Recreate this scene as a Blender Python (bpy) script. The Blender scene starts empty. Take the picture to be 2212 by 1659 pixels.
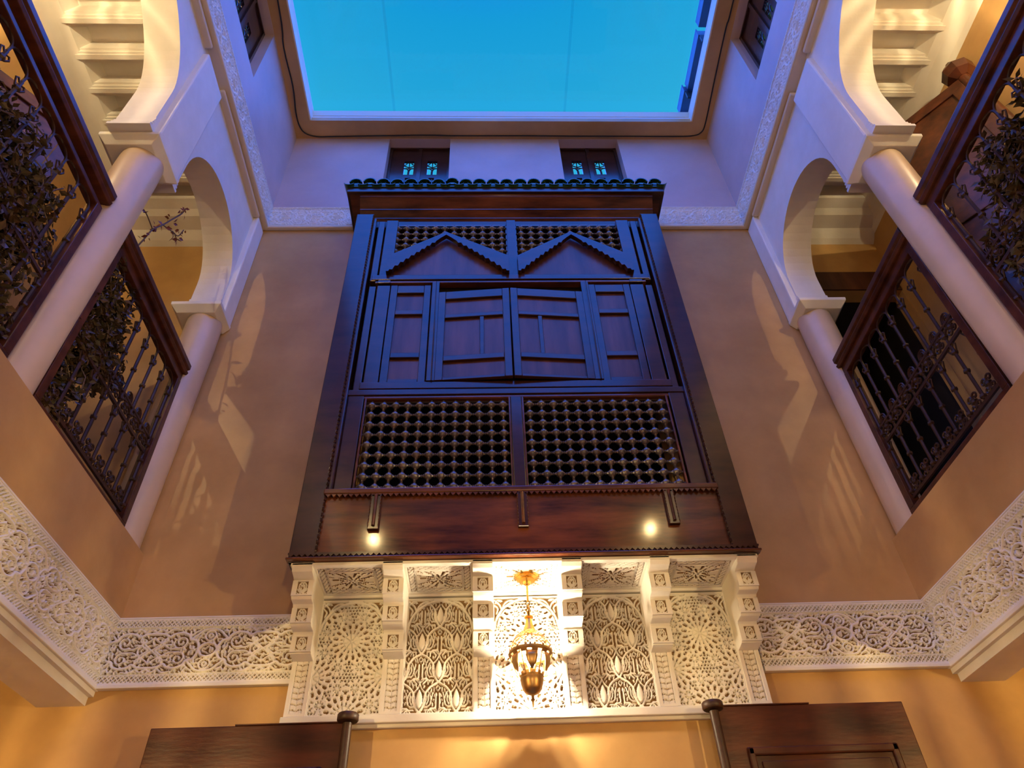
import bpy, bmesh, math, random
import numpy as np
from mathutils import Vector, Matrix
PI = math.pi
random.seed(7)
scene = bpy.context.scene
col = scene.collection

# ------------------------------------------------------------------ camera, sky, light, exposure
cd = bpy.data.cameras.new('camera')
cam = bpy.data.objects.new('camera', cd); col.objects.link(cam); scene.camera = cam
PITCH, YAW, ROLL = 0.7532, 0.0527, -0.0469
cp, sp, cy_, sy_ = math.cos(PITCH), math.sin(PITCH), math.cos(YAW), math.sin(YAW)
Fv = Vector((sy_*cp, cy_*cp, sp)); Rv = Vector((cy_, -sy_, 0)); Uv = Rv.cross(Fv)
cr, sr = math.cos(ROLL), math.sin(ROLL)
Rv, Uv = cr*Rv + sr*Uv, -sr*Rv + cr*Uv
cam.matrix_world = Matrix(((Rv.x, Uv.x, -Fv.x, -0.2485), (Rv.y, Uv.y, -Fv.y, -4.0), (Rv.z, Uv.z, -Fv.z, 1.5954), (0, 0, 0, 1)))
cd.sensor_width = 36; cd.lens = 1540.5/2212*36; cd.clip_start = .02

w = bpy.data.worlds.new('dusk_sky'); scene.world = w; w.use_nodes = True
nt = w.node_tree; nt.nodes.clear()
tc = nt.nodes.new('ShaderNodeTexCoord'); sx = nt.nodes.new('ShaderNodeSeparateXYZ')
rp = nt.nodes.new('ShaderNodeValToRGB'); bg = nt.nodes.new('ShaderNodeBackground'); ow = nt.nodes.new('ShaderNodeOutputWorld')
nt.links.new(tc.outputs['Generated'], sx.inputs[0]); nt.links.new(sx.outputs['Z'], rp.inputs[0])
nt.links.new(rp.outputs[0], bg.inputs[0]); nt.links.new(bg.outputs[0], ow.inputs[0])
cr_ = rp.color_ramp
cr_.elements[0].position = 0.0; cr_.elements[0].color = (.10, .42, .62, 1)
cr_.elements[1].position = 1.0; cr_.elements[1].color = (.005, .18, .95, 1)
for p, c in ((.60, (.07, .50, .76, 1)), (.84, (.035, .48, .74, 1)), (.94, (.009, .35, .70, 1))):
    e = cr_.elements.new(p); e.color = c
bg.inputs[1].default_value = 1.0
# broad blue lamp added to strengthen the dusk sky's light from overhead
sd = bpy.data.lights.new('added_sky_light', 'SUN'); sd.energy = 10.5; sd.angle = math.radians(165); sd.color = (.03, .10, 1.0)
so = bpy.data.objects.new('added_sky_light', sd); col.objects.link(so); so.location = (0, -3, 14); so.rotation_euler = (math.radians(-8), 0, 0)
scene.view_settings.view_transform = 'Standard'; scene.view_settings.look = 'None'
scene.view_settings.gamma = 1; scene.view_settings.use_curve_mapping = False
scene.view_settings.exposure = 0.0
WARM = (1.0, .72, .30)
def lamp(name, loc, watts, radius=.03, color=WARM):
    l = bpy.data.lights.new(name, 'POINT'); l.energy = watts; l.shadow_soft_size = radius; l.color = color
    o = bpy.data.objects.new(name, l); col.objects.link(o); o.location = loc
    return o
L_MAIN, L_GAL, L_GROUND, L_OPP, L_COURT_FILL = 400, 82, 270, 62, 190
WHITE_LIGHT = (1.0, .78, .50)

# ------------------------------------------------------------------ materials
def mat(name, color, rough=.6, metal=0, spec=.5, coat=0, noise=None, bump=0, bscale=40, stretch=None, emis=None, mott=None, coat_rough=.1):
    m = bpy.data.materials.new(name); m.use_nodes = True
    n = m.node_tree; b = n.nodes['Principled BSDF']
    b.inputs['Base Color'].default_value = (*color, 1); b.inputs['Roughness'].default_value = rough
    b.inputs['Metallic'].default_value = metal; b.inputs['Specular IOR Level'].default_value = spec
    b.inputs['Coat Weight'].default_value = coat; b.inputs['Coat Roughness'].default_value = coat_rough
    tcn = n.nodes.new('ShaderNodeTexCoord'); mp = n.nodes.new('ShaderNodeMapping')
    n.links.new(tcn.outputs['Object'], mp.inputs[0])
    if stretch: mp.inputs['Scale'].default_value = stretch
    if mott:
        c2, sc, det = mott
        nz = n.nodes.new('ShaderNodeTexNoise'); nz.inputs['Scale'].default_value = sc; nz.inputs['Detail'].default_value = det
        nz.inputs['Roughness'].default_value = .6
        n.links.new(mp.outputs[0], nz.inputs[0])
        r = n.nodes.new('ShaderNodeValToRGB'); n.links.new(nz.outputs[0], r.inputs[0])
        r.color_ramp.elements[0].position = .32; r.color_ramp.elements[0].color = (*color, 1)
        r.color_ramp.elements[1].position = .68; r.color_ramp.elements[1].color = (*c2, 1)
        n.links.new(r.outputs[0], b.inputs['Base Color'])
    if bump:
        n2 = n.nodes.new('ShaderNodeTexNoise'); n2.inputs['Scale'].default_value = bscale; n2.inputs['Detail'].default_value = 4
        n.links.new(mp.outputs[0], n2.inputs[0])
        bp = n.nodes.new('ShaderNodeBump'); bp.inputs['Strength'].default_value = bump; bp.inputs['Distance'].default_value = .01
        n.links.new(n2.outputs[0], bp.inputs['Height']); n.links.new(bp.outputs[0], b.inputs['Normal'])
    if emis:
        b.inputs['Emission Color'].default_value = (*emis[0], 1); b.inputs['Emission Strength'].default_value = emis[1]
    return m
M_TAN = mat('tan_tadelakt', (.44, .255, .092), .40, spec=.35, mott=((.60, .365, .140), 1.7, 9), bump=.12, bscale=9)
M_ROSE = mat('pale_rose_plaster', (.50, .37, .33), .5, spec=.3, mott=((.60, .45, .41), 1.5, 8), bump=.12, bscale=9)
M_COLUMN = mat('column_tadelakt', (.56, .42, .28), .35, spec=.4, mott=((.64, .48, .33), 3, 4), bump=.05, bscale=8)
M_RECESS_SHADE = mat('painted_recess_shade', (.27, .165, .075), .8, spec=.15)  # brown that paints shade into the recesses of the white carving
M_WHITE = mat('white_plaster', (.74, .70, .62), .7, spec=.25, mott=((.80, .76, .69), 5, 3), bump=.08, bscale=60)
M_CARVED = mat('carved_gypsum', (.76, .71, .62), .8, spec=.2, mott=((.82, .78, .70), 9, 3))
M_MOULD = mat('cream_moulding', (.72, .62, .46), .6, spec=.3)
M_WOOD = mat('dark_lacquered_wood', (.020, .005, .003), .32, spec=.12, coat=.85, coat_rough=.16, mott=((.050, .013, .006), 2.2, 7), stretch=(1.2, 1.2, 5), bump=.06, bscale=16)
M_WOODH = mat('dark_lacquered_board', (.026, .006, .003), .30, spec=.12, coat=.75, coat_rough=.09, mott=((.15, .042, .014), 2.0, 8), stretch=(1.0, 4, 6), bump=.10, bscale=9)
M_WOODP = mat('inner_wood_panel', (.045, .012, .008), .38, spec=.12, coat=.6, coat_rough=.25, mott=((.12, .045, .030), 1.6, 5), stretch=(5, 1, .6), bump=.04, bscale=20)
M_BALL = mat('turned_dark_wood', (.070, .048, .052), .42, spec=.6, coat=1.0, coat_rough=.32)
M_IRON = mat('dark_brown_iron', (.028, .011, .006), .45, spec=.30, coat=.0, mott=((.05, .020, .010), 30, 3))
M_RAILW = mat('dark_red_rail_wood', (.030, .008, .004), .34, spec=.3, coat=.12, mott=((.11, .030, .012), 2.0, 8), stretch=(1, 5, 5), bump=.08, bscale=14)
M_BRASS = mat('polished_brass', (.78, .48, .13), .22, metal=1)
M_BRONZE = mat('aged_brass', (.42, .25, .10), .38, metal=1)
M_TILE = mat('green_glazed_tile', (.012, .055, .028), .2, spec=.6, coat=.15, mott=((.035, .075, .02), 12, 3))
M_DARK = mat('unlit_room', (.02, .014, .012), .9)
M_CABLE = mat('black_cable', (.012, .010, .010), .5)
M_LEAF = mat('dark_brown_green_leaf', (.030, .026, .010), .5, spec=.3, mott=((.085, .045, .022), 14, 2))
M_STEM = mat('brown_stem', (.09, .05, .025), .6)
M_FLOWER = mat('dark_red_blossom', (.16, .03, .02), .5)
M_FLOOR = mat('stone_floor', (.42, .33, .24), .4)
M_BLUEB = mat('dark_blue_panel', (.03, .055, .12), .4)
M_BULB = mat('lit_bulb', (1, .9, .7), .5, emis=((1, .80, .50), 90))
M_FROST = mat('frosted_petal_glass', (.70, .62, .55), .3, spec=.5)
def glass_mat(name, tint, gloss=.06):
    m = bpy.data.materials.new(name); m.use_nodes = True; n = m.node_tree; n.nodes.clear()
    o = n.nodes.new('ShaderNodeOutputMaterial'); mx = n.nodes.new('ShaderNodeMixShader')
    t = n.nodes.new('ShaderNodeBsdfTransparent'); g = n.nodes.new('ShaderNodeBsdfGlossy')
    t.inputs[0].default_value = (*tint, 1); g.inputs['Roughness'].default_value = .05
    mx.inputs[0].default_value = gloss
    n.links.new(t.outputs[0], mx.inputs[1]); n.links.new(g.outputs[0], mx.inputs[2]); n.links.new(mx.outputs[0], o.inputs[0])
    return m
M_GLASS = glass_mat('clear_roof_glass', (.97, .985, 1), .015)
M_SEAM = glass_mat('roof_glass_seam', (.86, .94, .97), .02)

# ------------------------------------------------------------------ helpers
class MB:
    def __init__(s, xf=None): s.v = []; s.f = []; s.xf = xf
    def add(s, vs, fs):
        o = len(s.v); s.v += [tuple(v) for v in vs]; s.f += [tuple(i + o for i in f) for f in fs]; return s
    def box(s, x0, x1, y0, y1, z0, z1):
        if x0 > x1: x0, x1 = x1, x0
        if y0 > y1: y0, y1 = y1, y0
        if z0 > z1: z0, z1 = z1, z0
        return s.add([(x0,y0,z0),(x1,y0,z0),(x1,y1,z0),(x0,y1,z0),(x0,y0,z1),(x1,y0,z1),(x1,y1,z1),(x0,y1,z1)],
                     [(0,3,2,1),(4,5,6,7),(0,1,5,4),(1,2,6,5),(2,3,7,6),(3,0,4,7)])
    def prism(s, poly, ax, a0, a1):
        n = len(poly)
        def mk(p, a):
            return (a, p[0], p[1]) if ax == 'x' else ((p[0], a, p[1]) if ax == 'y' else (p[0], p[1], a))
        vs = [mk(p, a0) for p in poly] + [mk(p, a1) for p in poly]
        fs = [tuple(range(n)), tuple(range(2*n-1, n-1, -1))] + [((i+1) % n, i, i+n, (i+1) % n + n) for i in range(n)]
        return s.add(vs, fs)
    def tube(s, pts, r, n=6, cap=True):
        pts = [Vector(p) for p in pts]; rings = []
        prev = None
        for i, p in enumerate(pts):
            d = (pts[min(i+1, len(pts)-1)] - pts[max(i-1, 0)])
            if d.length < 1e-9: d = Vector((0, 0, 1))
            d.normalize()
            if prev is None:
                a = Vector((0, 0, 1)) if abs(d.z) < .9 else Vector((1, 0, 0))
                u = d.cross(a).normalized()
            else:
                u = (prev - d*prev.dot(d))
                u = u.normalized() if u.length > 1e-6 else d.orthogonal().normalized()
            prev = u; v = d.cross(u)
            rr = r[i] if isinstance(r, (list, tuple)) else r
            rings.append([p + rr*(math.cos(2*PI*k/n)*u + math.sin(2*PI*k/n)*v) for k in range(n)])
        vs = [q for ring in rings for q in ring]; fs = []
        for i in range(len(rings)-1):
            for k in range(n):
                fs.append((i*n+k, i*n+(k+1) % n, (i+1)*n+(k+1) % n, (i+1)*n+k))
        if cap: fs += [tuple(range(n-1, -1, -1)), tuple(range((len(rings)-1)*n, len(rings)*n))]
        return s.add(vs, fs)
    def lathe(s, prof, c, seg=16, ax='z'):
        vs = []; fs = []
        for r, h in prof:
            for k in range(seg):
                a = 2*PI*k/seg; x, y = r*math.cos(a), r*math.sin(a)
                p = (x, y, h) if ax == 'z' else ((h, x, y) if ax == 'x' else (x, h, y))
                vs.append((c[0]+p[0], c[1]+p[1], c[2]+p[2]))
        for i in range(len(prof)-1):
            for k in range(seg):
                fs.append((i*seg+k, i*seg+(k+1) % seg, (i+1)*seg+(k+1) % seg, (i+1)*seg+k))
        fs += [tuple(range(seg-1, -1, -1)), tuple(range((len(prof)-1)*seg, len(prof)*seg))]
        return s.add(vs, fs)
    def build(s, name, m, parent=None, smooth=False, bevel=0):
        me = bpy.data.meshes.new(name)
        off = Vector((0, 0, 0)); p = parent
        while p is not None: off += p.location; p = p.parent
        vs = s.v
        if s.xf: vs = [s.xf(v) for v in vs]
        me.from_pydata([(v[0]-off.x, v[1]-off.y, v[2]-off.z) for v in vs], [], s.f)
        if s.f:
            bm = bmesh.new(); bm.from_mesh(me); bmesh.ops.recalc_face_normals(bm, faces=bm.faces)
            big = [f for f in bm.faces if len(f.verts) > 4]
            if big: bmesh.ops.triangulate(bm, faces=big)
            bm.to_mesh(me); bm.free()
        if smooth:
            me.polygons.foreach_set('use_smooth', [True]*len(me.polygons))
            try: me.set_sharp_from_angle(angle=math.radians(40))
            except Exception: pass
        me.materials.append(m)
        o = bpy.data.objects.new(name, me); col.objects.link(o)
        if parent is not None: o.parent = parent
        if bevel:
            b = o.modifiers.new('bevel', 'BEVEL'); b.width = bevel; b.segments = 2; b.limit_method = 'ANGLE'
        return o
def thing(name, label, cat, loc=(0, 0, 0), group=None):
    o = bpy.data.objects.new(name, None); col.objects.link(o); o.location = loc; o.empty_display_size = .1
    o['label'] = label; o['category'] = cat
    if group: o['group'] = group
    return o
def tag(o, label, cat=None, group=None, kind=None):
    o['label'] = label
    if cat: o['category'] = cat
    if group: o['group'] = group
    if kind: o['kind'] = kind
    return o
def struct(o, label=None, cat=None):
    o['kind'] = 'structure'
    if label: o['label'] = label
    if cat: o['category'] = cat
    return o
def share(src, name, parent, loc):
    o = bpy.data.objects.new(name, src.data); col.objects.link(o); o.parent = parent; o.location = loc
    return o
def cells(ax, a0, a1, us, zs, holes):
    """a slab normal to ax, between a0 and a1, with rectangular holes (u0,u1,z0,z1)"""
    us = sorted(set(us + [h[0] for h in holes] + [h[1] for h in holes])); zs = sorted(set(zs + [h[2] for h in holes] + [h[3] for h in holes]))
    solid = [[not any(h[0] <= (us[i]+us[i+1])/2 <= h[1] and h[2] <= (zs[j]+zs[j+1])/2 <= h[3] for h in holes) for j in range(len(zs)-1)] for i in range(len(us)-1)]
    mb = MB()
    def P(a, u, z): return (u, a, z) if ax == 'y' else ((a, u, z) if ax == 'x' else (u, z, a))
    I, J = len(us)-1, len(zs)-1
    for i in range(I):
        for j in range(J):
            if not solid[i][j]: continue
            u0, u1, z0, z1 = us[i], us[i+1], zs[j], zs[j+1]
            mb.add([P(a0,u0,z0),P(a0,u1,z0),P(a0,u1,z1),P(a0,u0,z1)], [(0,1,2,3)])
            mb.add([P(a1,u0,z0),P(a1,u1,z0),P(a1,u1,z1),P(a1,u0,z1)], [(3,2,1,0)])
            for di, dj, q in ((-1,0,((u0,z0),(u0,z1))),(1,0,((u1,z0),(u1,z1))),(0,-1,((u0,z0),(u1,z0))),(0,1,((u0,z1),(u1,z1)))):
                ii, jj = i+di, j+dj
                if 0 <= ii < I and 0 <= jj < J and solid[ii][jj]: continue
                mb.add([P(a0,*q[0]),P(a0,*q[1]),P(a1,*q[1]),P(a1,*q[0])], [(0,1,2,3)])
    # weld
    key = {}; nv = []; mp = []
    for v in mb.v:
        k = tuple(round(c, 5) for c in v)
        if k not in key: key[k] = len(nv); nv.append(v)
        mp.append(key[k])
    mb.v = nv; mb.f = [tuple(mp[i] for i in f) for f in mb.f]
    return mb

# ---- carved relief: draw a pattern on a grid, lift it into a mesh
class Relief:
    def __init__(s, w, h, res, base=-1.0):
        s.w, s.h, s.res = w, h, res
        s.nu, s.nv = max(2, int(round(w/res))+1), max(2, int(round(h/res))+1)
        s.U, s.V = np.meshgrid(np.linspace(0, w, s.nu), np.linspace(0, h, s.nv), indexing='ij')
        s.H = np.full(s.U.shape, base)
    def win(s, u0, u1, v0, v1):
        i0 = max(0, int(u0/s.w*(s.nu-1))-1); i1 = min(s.nu, int(u1/s.w*(s.nu-1))+3)
        j0 = max(0, int(v0/s.h*(s.nv-1))-1); j1 = min(s.nv, int(v1/s.h*(s.nv-1))+3)
        return (slice(i0, max(i0, i1)), slice(j0, max(j0, j1)))
    def strap(s, pts, wd, top=0.0, soft=None):
        soft = soft or s.res*.6
        for (a, b) in zip(pts[:-1], pts[1:]):
            m = wd + 2*soft
            W = s.win(min(a[0], b[0])-m, max(a[0], b[0])+m, min(a[1], b[1])-m, max(a[1], b[1])+m)
            U, V = s.U[W], s.V[W]
            if U.size == 0: continue
            dx, dy = b[0]-a[0], b[1]-a[1]; L = dx*dx+dy*dy+1e-12
            t = np.clip(((U-a[0])*dx+(V-a[1])*dy)/L, 0, 1)
            d = np.hypot(U-a[0]-t*dx, V-a[1]-t*dy)
            k = np.clip((wd/2+soft/2-d)/soft, 0, 1)
            s.H[W] = np.maximum(s.H[W], -1+(1+top)*k)
    def cut(s, pts, wd, depth=-1.0, soft=None):
        soft = soft or s.res*.6
        for (a, b) in zip(pts[:-1], pts[1:]):
            m = wd + 2*soft
            W = s.win(min(a[0], b[0])-m, max(a[0], b[0])+m, min(a[1], b[1])-m, max(a[1], b[1])+m)
            U, V = s.U[W], s.V[W]
            if U.size == 0: continue
            dx, dy = b[0]-a[0], b[1]-a[1]; L = dx*dx+dy*dy+1e-12
            t = np.clip(((U-a[0])*dx+(V-a[1])*dy)/L, 0, 1)
            d = np.hypot(U-a[0]-t*dx, V-a[1]-t*dy)
            k = np.clip((wd/2+soft/2-d)/soft, 0, 1)
            s.H[W] = np.minimum(s.H[W], depth*k)
    def disc(s, c, r, hgt=0.0, depth=None):
        W = s.win(c[0]-r*1.3, c[0]+r*1.3, c[1]-r*1.3, c[1]+r*1.3); U, V = s.U[W], s.V[W]
        if U.size == 0: return
        d = np.hypot(U-c[0], V-c[1]); k = np.clip((r-d)/s.res+.5, 0, 1)
        if depth is not None: s.H[W] = np.minimum(s.H[W], depth*k)
        else: s.H[W] = np.maximum(s.H[W], -1+(1+hgt)*k)
    def flat(s, c, r, hgt=-1.0):
        W = s.win(c[0]-r, c[0]+r, c[1]-r, c[1]+r); U, V = s.U[W], s.V[W]
        if U.size: s.H[W] = np.where(np.hypot(U-c[0], V-c[1]) < r, hgt, s.H[W])
    def mesh(s, name, m, parent, O, du, dv, dn, depth, mirror=False, clip=None, gl=-.62):
        H = s.H[::-1] if mirror else s.H
        O, du, dv, dn = (np.array(x, float) for x in (O, du, dv, dn))
        U, V = s.U, s.V
        # skirt: sink the outermost ring so the slab has sides
        P = O + U[..., None]*du + V[..., None]*dv + (H*depth)[..., None]*dn
        nu, nv = s.nu, s.nv
        off = np.zeros(3); p = parent
        while p is not None: off += np.array(p.location); p = p.parent
        co = (P.reshape(-1, 3)-off)
        i, j = np.meshgrid(np.arange(nu-1), np.arange(nv-1), indexing='ij')
        a = (i*nv+j).ravel(); q = np.stack([a, a+nv, a+nv+1, a+1], 1)
        if clip is not None:
            cu, cv = (U[:-1, :-1]).ravel(), (V[:-1, :-1]).ravel()
            q = q[clip(cu, cv)]
        nrm = np.cross(du, dv)
        if np.dot(nrm, dn) < 0: q = q[:, ::-1]
        me = bpy.data.meshes.new(name)
        me.vertices.add(len(co)); me.vertices.foreach_set('co', co.ravel())
        me.loops.add(q.size); me.loops.foreach_set('vertex_index', q.ravel().astype(np.int32))
        me.polygons.add(len(q)); me.polygons.foreach_set('loop_start', np.arange(0, q.size, 4, dtype=np.int32))
        me.update(calc_edges=True); me.validate()
        me.materials.append(m); me.materials.append(M_RECESS_SHADE)
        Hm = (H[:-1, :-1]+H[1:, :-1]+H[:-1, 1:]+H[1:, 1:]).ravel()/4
        if clip is None: me.polygons.foreach_set('material_index', (Hm < gl).astype(np.int32))  # deep faces take the painted shade colour
        o = bpy.data.objects.new(name, me); col.objects.link(o)
        if parent is not None: o.parent = parent
        return o
def arc(cx, cy, r, a0, a1, n=10, ry=None):
    ry = ry or r
    return [(cx+r*math.cos(a0+(a1-a0)*k/n), cy+ry*math.sin(a0+(a1-a0)*k/n)) for k in range(n+1)]
def spiral(cx, cy, r0, turns, a0, sgn=1, n=26):
    return [(cx+r0*(1-.82*k/n)*math.cos(a0+sgn*turns*2*PI*k/n), cy+r0*(1-.82*k/n)*math.sin(a0+sgn*turns*2*PI*k/n)) for k in range(n+1)]
def cat(pts, n=5):
    """smooth curve through points"""
    P = [pts[0]] + list(pts) + [pts[-1]]; out = []
    for i in range(1, len(P)-2):
        for k in range(n):
            t = k/n; a, b, c, d = P[i-1], P[i], P[i+1], P[i+2]
            out.append(tuple(.5*((2*b[q])+(-a[q]+c[q])*t+(2*a[q]-5*b[q]+4*c[q]-d[q])*t*t+(-a[q]+3*b[q]-3*c[q]+d[q])*t**3) for q in range(len(b))))
    out.append(tuple(pts[-1])); return out

# ------------------------------------------------------------------ large structure
W = 2.38          # half width of the courtyard
YS = -6.05        # south wall
GX = 3.50         # outer wall of the galleries
ZF = 3.93         # gallery floor
struct(MB().box(-3.9, 3.9, YS-.3, .4, -.15, 0).build('floor', M_FLOOR), 'pale stone floor of the courtyard')
UW = [(-1.288, -.605, 8.18, 9.165), (.620, 1.292, 8.18, 9.165)]
back = cells('y', 0, .14, [-3.9, 3.9], [0, 7.5], [(-1.12, 1.06, 3.72, 6.98), (2.64, 3.49, 3.93, 6.45), (-.86, .83, 0, 2.62)]).build('wall_back', M_TAN)
struct(back, 'tan polished plaster wall behind the wooden balcony')
bu = cells('y', 0, .14, [-3.9, 3.9], [7.5, 9.4], UW).build('wall_back_upper', M_ROSE); struct(bu, 'pale rose upper plaster wall above the high frieze, with two windows')
# outer leaf of the wall behind the upper windows
outer = cells('y', .14, .30, [-3.9, 3.9], [7.3, 9.4], [(-1.288, -.605, 8.18, 9.165), (.620, 1.292, 8.18, 9.165)]).build('wall_back_outer', M_ROSE, bu)
# dark room behind the balcony, dark doorways
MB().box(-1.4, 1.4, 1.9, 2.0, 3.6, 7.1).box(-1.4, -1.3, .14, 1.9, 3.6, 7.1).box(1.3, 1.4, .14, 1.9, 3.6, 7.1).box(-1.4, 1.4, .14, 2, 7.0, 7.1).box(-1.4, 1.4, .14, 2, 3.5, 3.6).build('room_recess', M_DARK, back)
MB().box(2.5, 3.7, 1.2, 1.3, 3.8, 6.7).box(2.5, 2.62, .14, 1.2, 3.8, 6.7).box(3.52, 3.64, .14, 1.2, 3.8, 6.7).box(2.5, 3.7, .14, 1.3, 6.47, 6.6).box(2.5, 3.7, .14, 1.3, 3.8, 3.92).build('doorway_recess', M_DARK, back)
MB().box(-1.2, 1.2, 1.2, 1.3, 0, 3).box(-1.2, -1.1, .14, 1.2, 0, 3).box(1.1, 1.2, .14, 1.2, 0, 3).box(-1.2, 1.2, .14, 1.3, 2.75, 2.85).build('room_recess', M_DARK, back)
# south wall (behind the camera)
struct(MB().box(-3.9, 3.9, YS-.25, YS, 0, 9.4).build('wall_south', M_TAN), 'tan plaster wall on the south side')
so_ = bpy.data.objects['wall_south']
MB().box(-1.5, 1.5, YS, YS+.25, 3.6, 7.2).build('reflection_darkener', M_WOODP, so_)  # dark block added out of view to keep the balcony's reflections dark
MB().box(-1.2, 1.2, YS, YS+.03, 0, 2.6).build('doorway', M_DARK, so_)  # unseen dark doorway, added with the block above to darken the reflected wall

LZ1_ = 3.492
def arch_profile():
    """lower edge of the arcade, from the back wall to the south wall, as (y, z)"""
    pts = [(0, 6.14), (-.19, 6.14), (-.19, 6.35)]
    c, a, b = -.735, .545, .50
    pts += [(c+a*math.cos(t), 6.35+b*math.sin(t)) for t in np.linspace(.001, PI-.001, 25)[1:-1]]
    pts += [(-1.28, 6.35), (-1.28, 6.14), (-1.745, 6.14), (-1.745, 6.50)]
    c, a, b = -3.025, 1.28, .78
    pts += [(c+a*math.cos(t), 6.50+b*math.sin(t)) for t in np.linspace(.001, PI-.001, 41)[1:-1]]
    pts += [(-4.305, 6.50)] + [(-4.305, 6.14), (-4.77, 6.14)] + [(-4.77, 6.35)]
    pts += [(-5.315+.545*math.cos(t), 6.35+.5*math.sin(t)) for t in np.linspace(.001, PI-.001, 25)[1:-1]]
    pts += [(-5.86, 6.35), (-5.86, 6.14), (-6.05, 6.14)]
    return pts
for s, side in ((-1, 'left'), (1, 'right')):
    X = lambda x: s*x
    # ground floor outer wall, gallery wall
    o = MB().box(X(GX), X(GX+.25), YS, 0, 0, 7.9).build('wall_%s_outer' % side, M_TAN)
    struct(o, 'yellowish plaster outer wall of the %s gallery' % side)
    # beam and parapet between the floors
    o = MB().box(X(2.374), X(2.67), YS, 0, LZ1_+.004, ZF).box(X(2.40), X(2.67), YS, 0, 3.08, LZ1_+.004).build('wall_%s_parapet' % side, M_TAN)
    struct(o, 'tan plaster parapet below the %s gallery railings' % side)
    o = MB().box(X(2.372), X(2.66), YS, 0, 3.07, 3.10).box(X(2.40), X(2.655), YS, 0, 3.025, 3.07).build('trim_1' if s < 0 else 'trim_2', M_WHITE)
    struct(o, 'white plaster beam edge under the %s gallery' % side)
    # gallery floor slab (ceiling of the ground floor gallery)
    struct(MB().box(X(2.66), X(GX), YS, 0, 3.34, ZF).build('ceiling_ground_%s' % side, M_WHITE), 'white ceiling over the %s ground floor gallery' % side)
    # arcade
    pr = arch_profile()
    poly = [(0, 7.56)] + pr + [(-6.05, 7.56)]
    arc_o = MB().prism(poly, 'x', X(W), X(2.63)).build('wall_%s_arcade' % side, M_WHITE)
    struct(arc_o, 'white plaster arcade of arches along the %s gallery' % side)
    for y0, y1 in ((-1.700, -1.350), (-.175, .0), (-4.700, -4.350), (-6.05, -5.875)):
        MB().box(X(W-.05), X(W+.01), y0, y1, 5.995, 7.27 if y0 < -1 else 7.36).build('pilaster_strip', M_WHITE, arc_o, bevel=.012)
    # upper wall
    holes = [(-1.80, -1.12, 8.18, 9.165), (-4.9, -4.22, 8.18, 9.165)]
    o = cells('x', X(2.33), X(2.46), [YS, 0], [7.42, 9.4], holes).build('wall_%s_upper' % side, M_ROSE)
    struct(o, 'upper plaster wall above the %s arches' % side)
    cells('x', X(2.46), X(2.66), [YS, 0], [7.42, 9.4], holes).build('wall_outer_leaf', M_ROSE, o)
    # double cream moulding under the upper frieze
    m1 = MB().box(X(2.285), X(2.39), YS, 0, 7.385, 7.425).build('trim_3' if s < 0 else 'trim_4', M_MOULD, bevel=.014)
    struct(m1, 'cream double moulding above the %s arches' % side)
    for a, b in ((-1.375, -.175), (-4.345, -1.705)):
        MB().box(X(2.325), X(2.40), a, b, 7.335, 7.38).build('lower_moulding', M_MOULD, m1, bevel=.014)
    # gallery coffered ceiling
    cl = MB().box(X(2.62), X(GX+.02), YS, 0, 7.47, 7.60).build('ceiling_%s' % side, M_WHITE)
    struct(cl, 'cream coffered plaster ceiling of the %s gallery' % side)
    cxs = X(3.38)
    ys = [-.59-.265*k for k in range(20)]
    def rib_mb(y):
        mb = MB(); 
        mb.box(X(2.63), cxs, y-.036, y+.036, 7.325, 7.48)
        mb.box(X(2.63), cxs, y-.054, y+.054, 7.345, 7.48)
        mb.box(X(2.63), cxs, y-.018, y+.018, 7.312, 7.33)
        return mb
    first = None
    for y in ys:
        if y < YS+.2: break
        rib_mb(y).build('rib', M_WHITE, cl)
    # sloped coffer ends and crown along the outer wall, and the crown at the back wall
    MB().prism([(3.34, 7.33), (3.40, 7.30), (GX-.03, 7.24), (GX, 7.20), (GX, 7.48), (3.27, 7.48)] if s > 0 else [(-3.34, 7.33), (-3.40, 7.30), (-GX+.03, 7.24), (-GX, 7.20), (-GX, 7.48), (-3.27, 7.48)], 'y', YS, 0).build('crown_moulding', M_WHITE, cl)
    MB().prism([(-.39, 7.33), (-.30, 7.30), (-.25, 7.26), (-.12, 7.235), (-.05, 7.17), (0, 7.14), (0, 7.48), (-.44, 7.48)], 'x', X(2.63), X(GX)).build('crown_moulding', M_WHITE, cl)
    MB().prism([(2.63, 7.33), (2.70, 7.33), (2.74, 7.48), (2.63, 7.48)] if s > 0 else [(-2.63, 7.33), (-2.70, 7.33), (-2.74, 7.48), (-2.63, 7.48)], 'y', YS, 0).build('crown_moulding', M_WHITE, cl)

# roof slab with its overhang round the opening
rim = cells('z', 9.17, 9.24, [-3.9, -2.146, 2.122, 3.9], [YS-.25, YS+.2, -.214, .30], [(-2.146, 2.122, YS+.2, -.214)]).build('ceiling_roof_rim', M_TAN)
struct(rim, 'brown plaster overhang round the open roof')
f1 = cells('z', 9.178, 9.30, [-2.20, -2.132, 2.108, 2.20], [YS+.15, YS+.214, -.200, -.16], [(-2.132, 2.108, YS+.214, -.200)])
t5 = MB(); t5.v, t5.f = f1.v, f1.f
struct(t5.build('trim_5', M_WHITE), 'pale fascia round the roof opening')
f2 = cells('z', 9.30, 9.42, [-2.25, -2.140, 2.128, 2.25], [YS+.10, YS+.206, -.205, -.10], [(-2.140, 2.128, YS+.206, -.205)])
t6 = MB(); t6.v, t6.f = f2.v, f2.f
struct(t6.build('trim_6', M_MOULD), 'beige upper edge of the roof opening')
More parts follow.
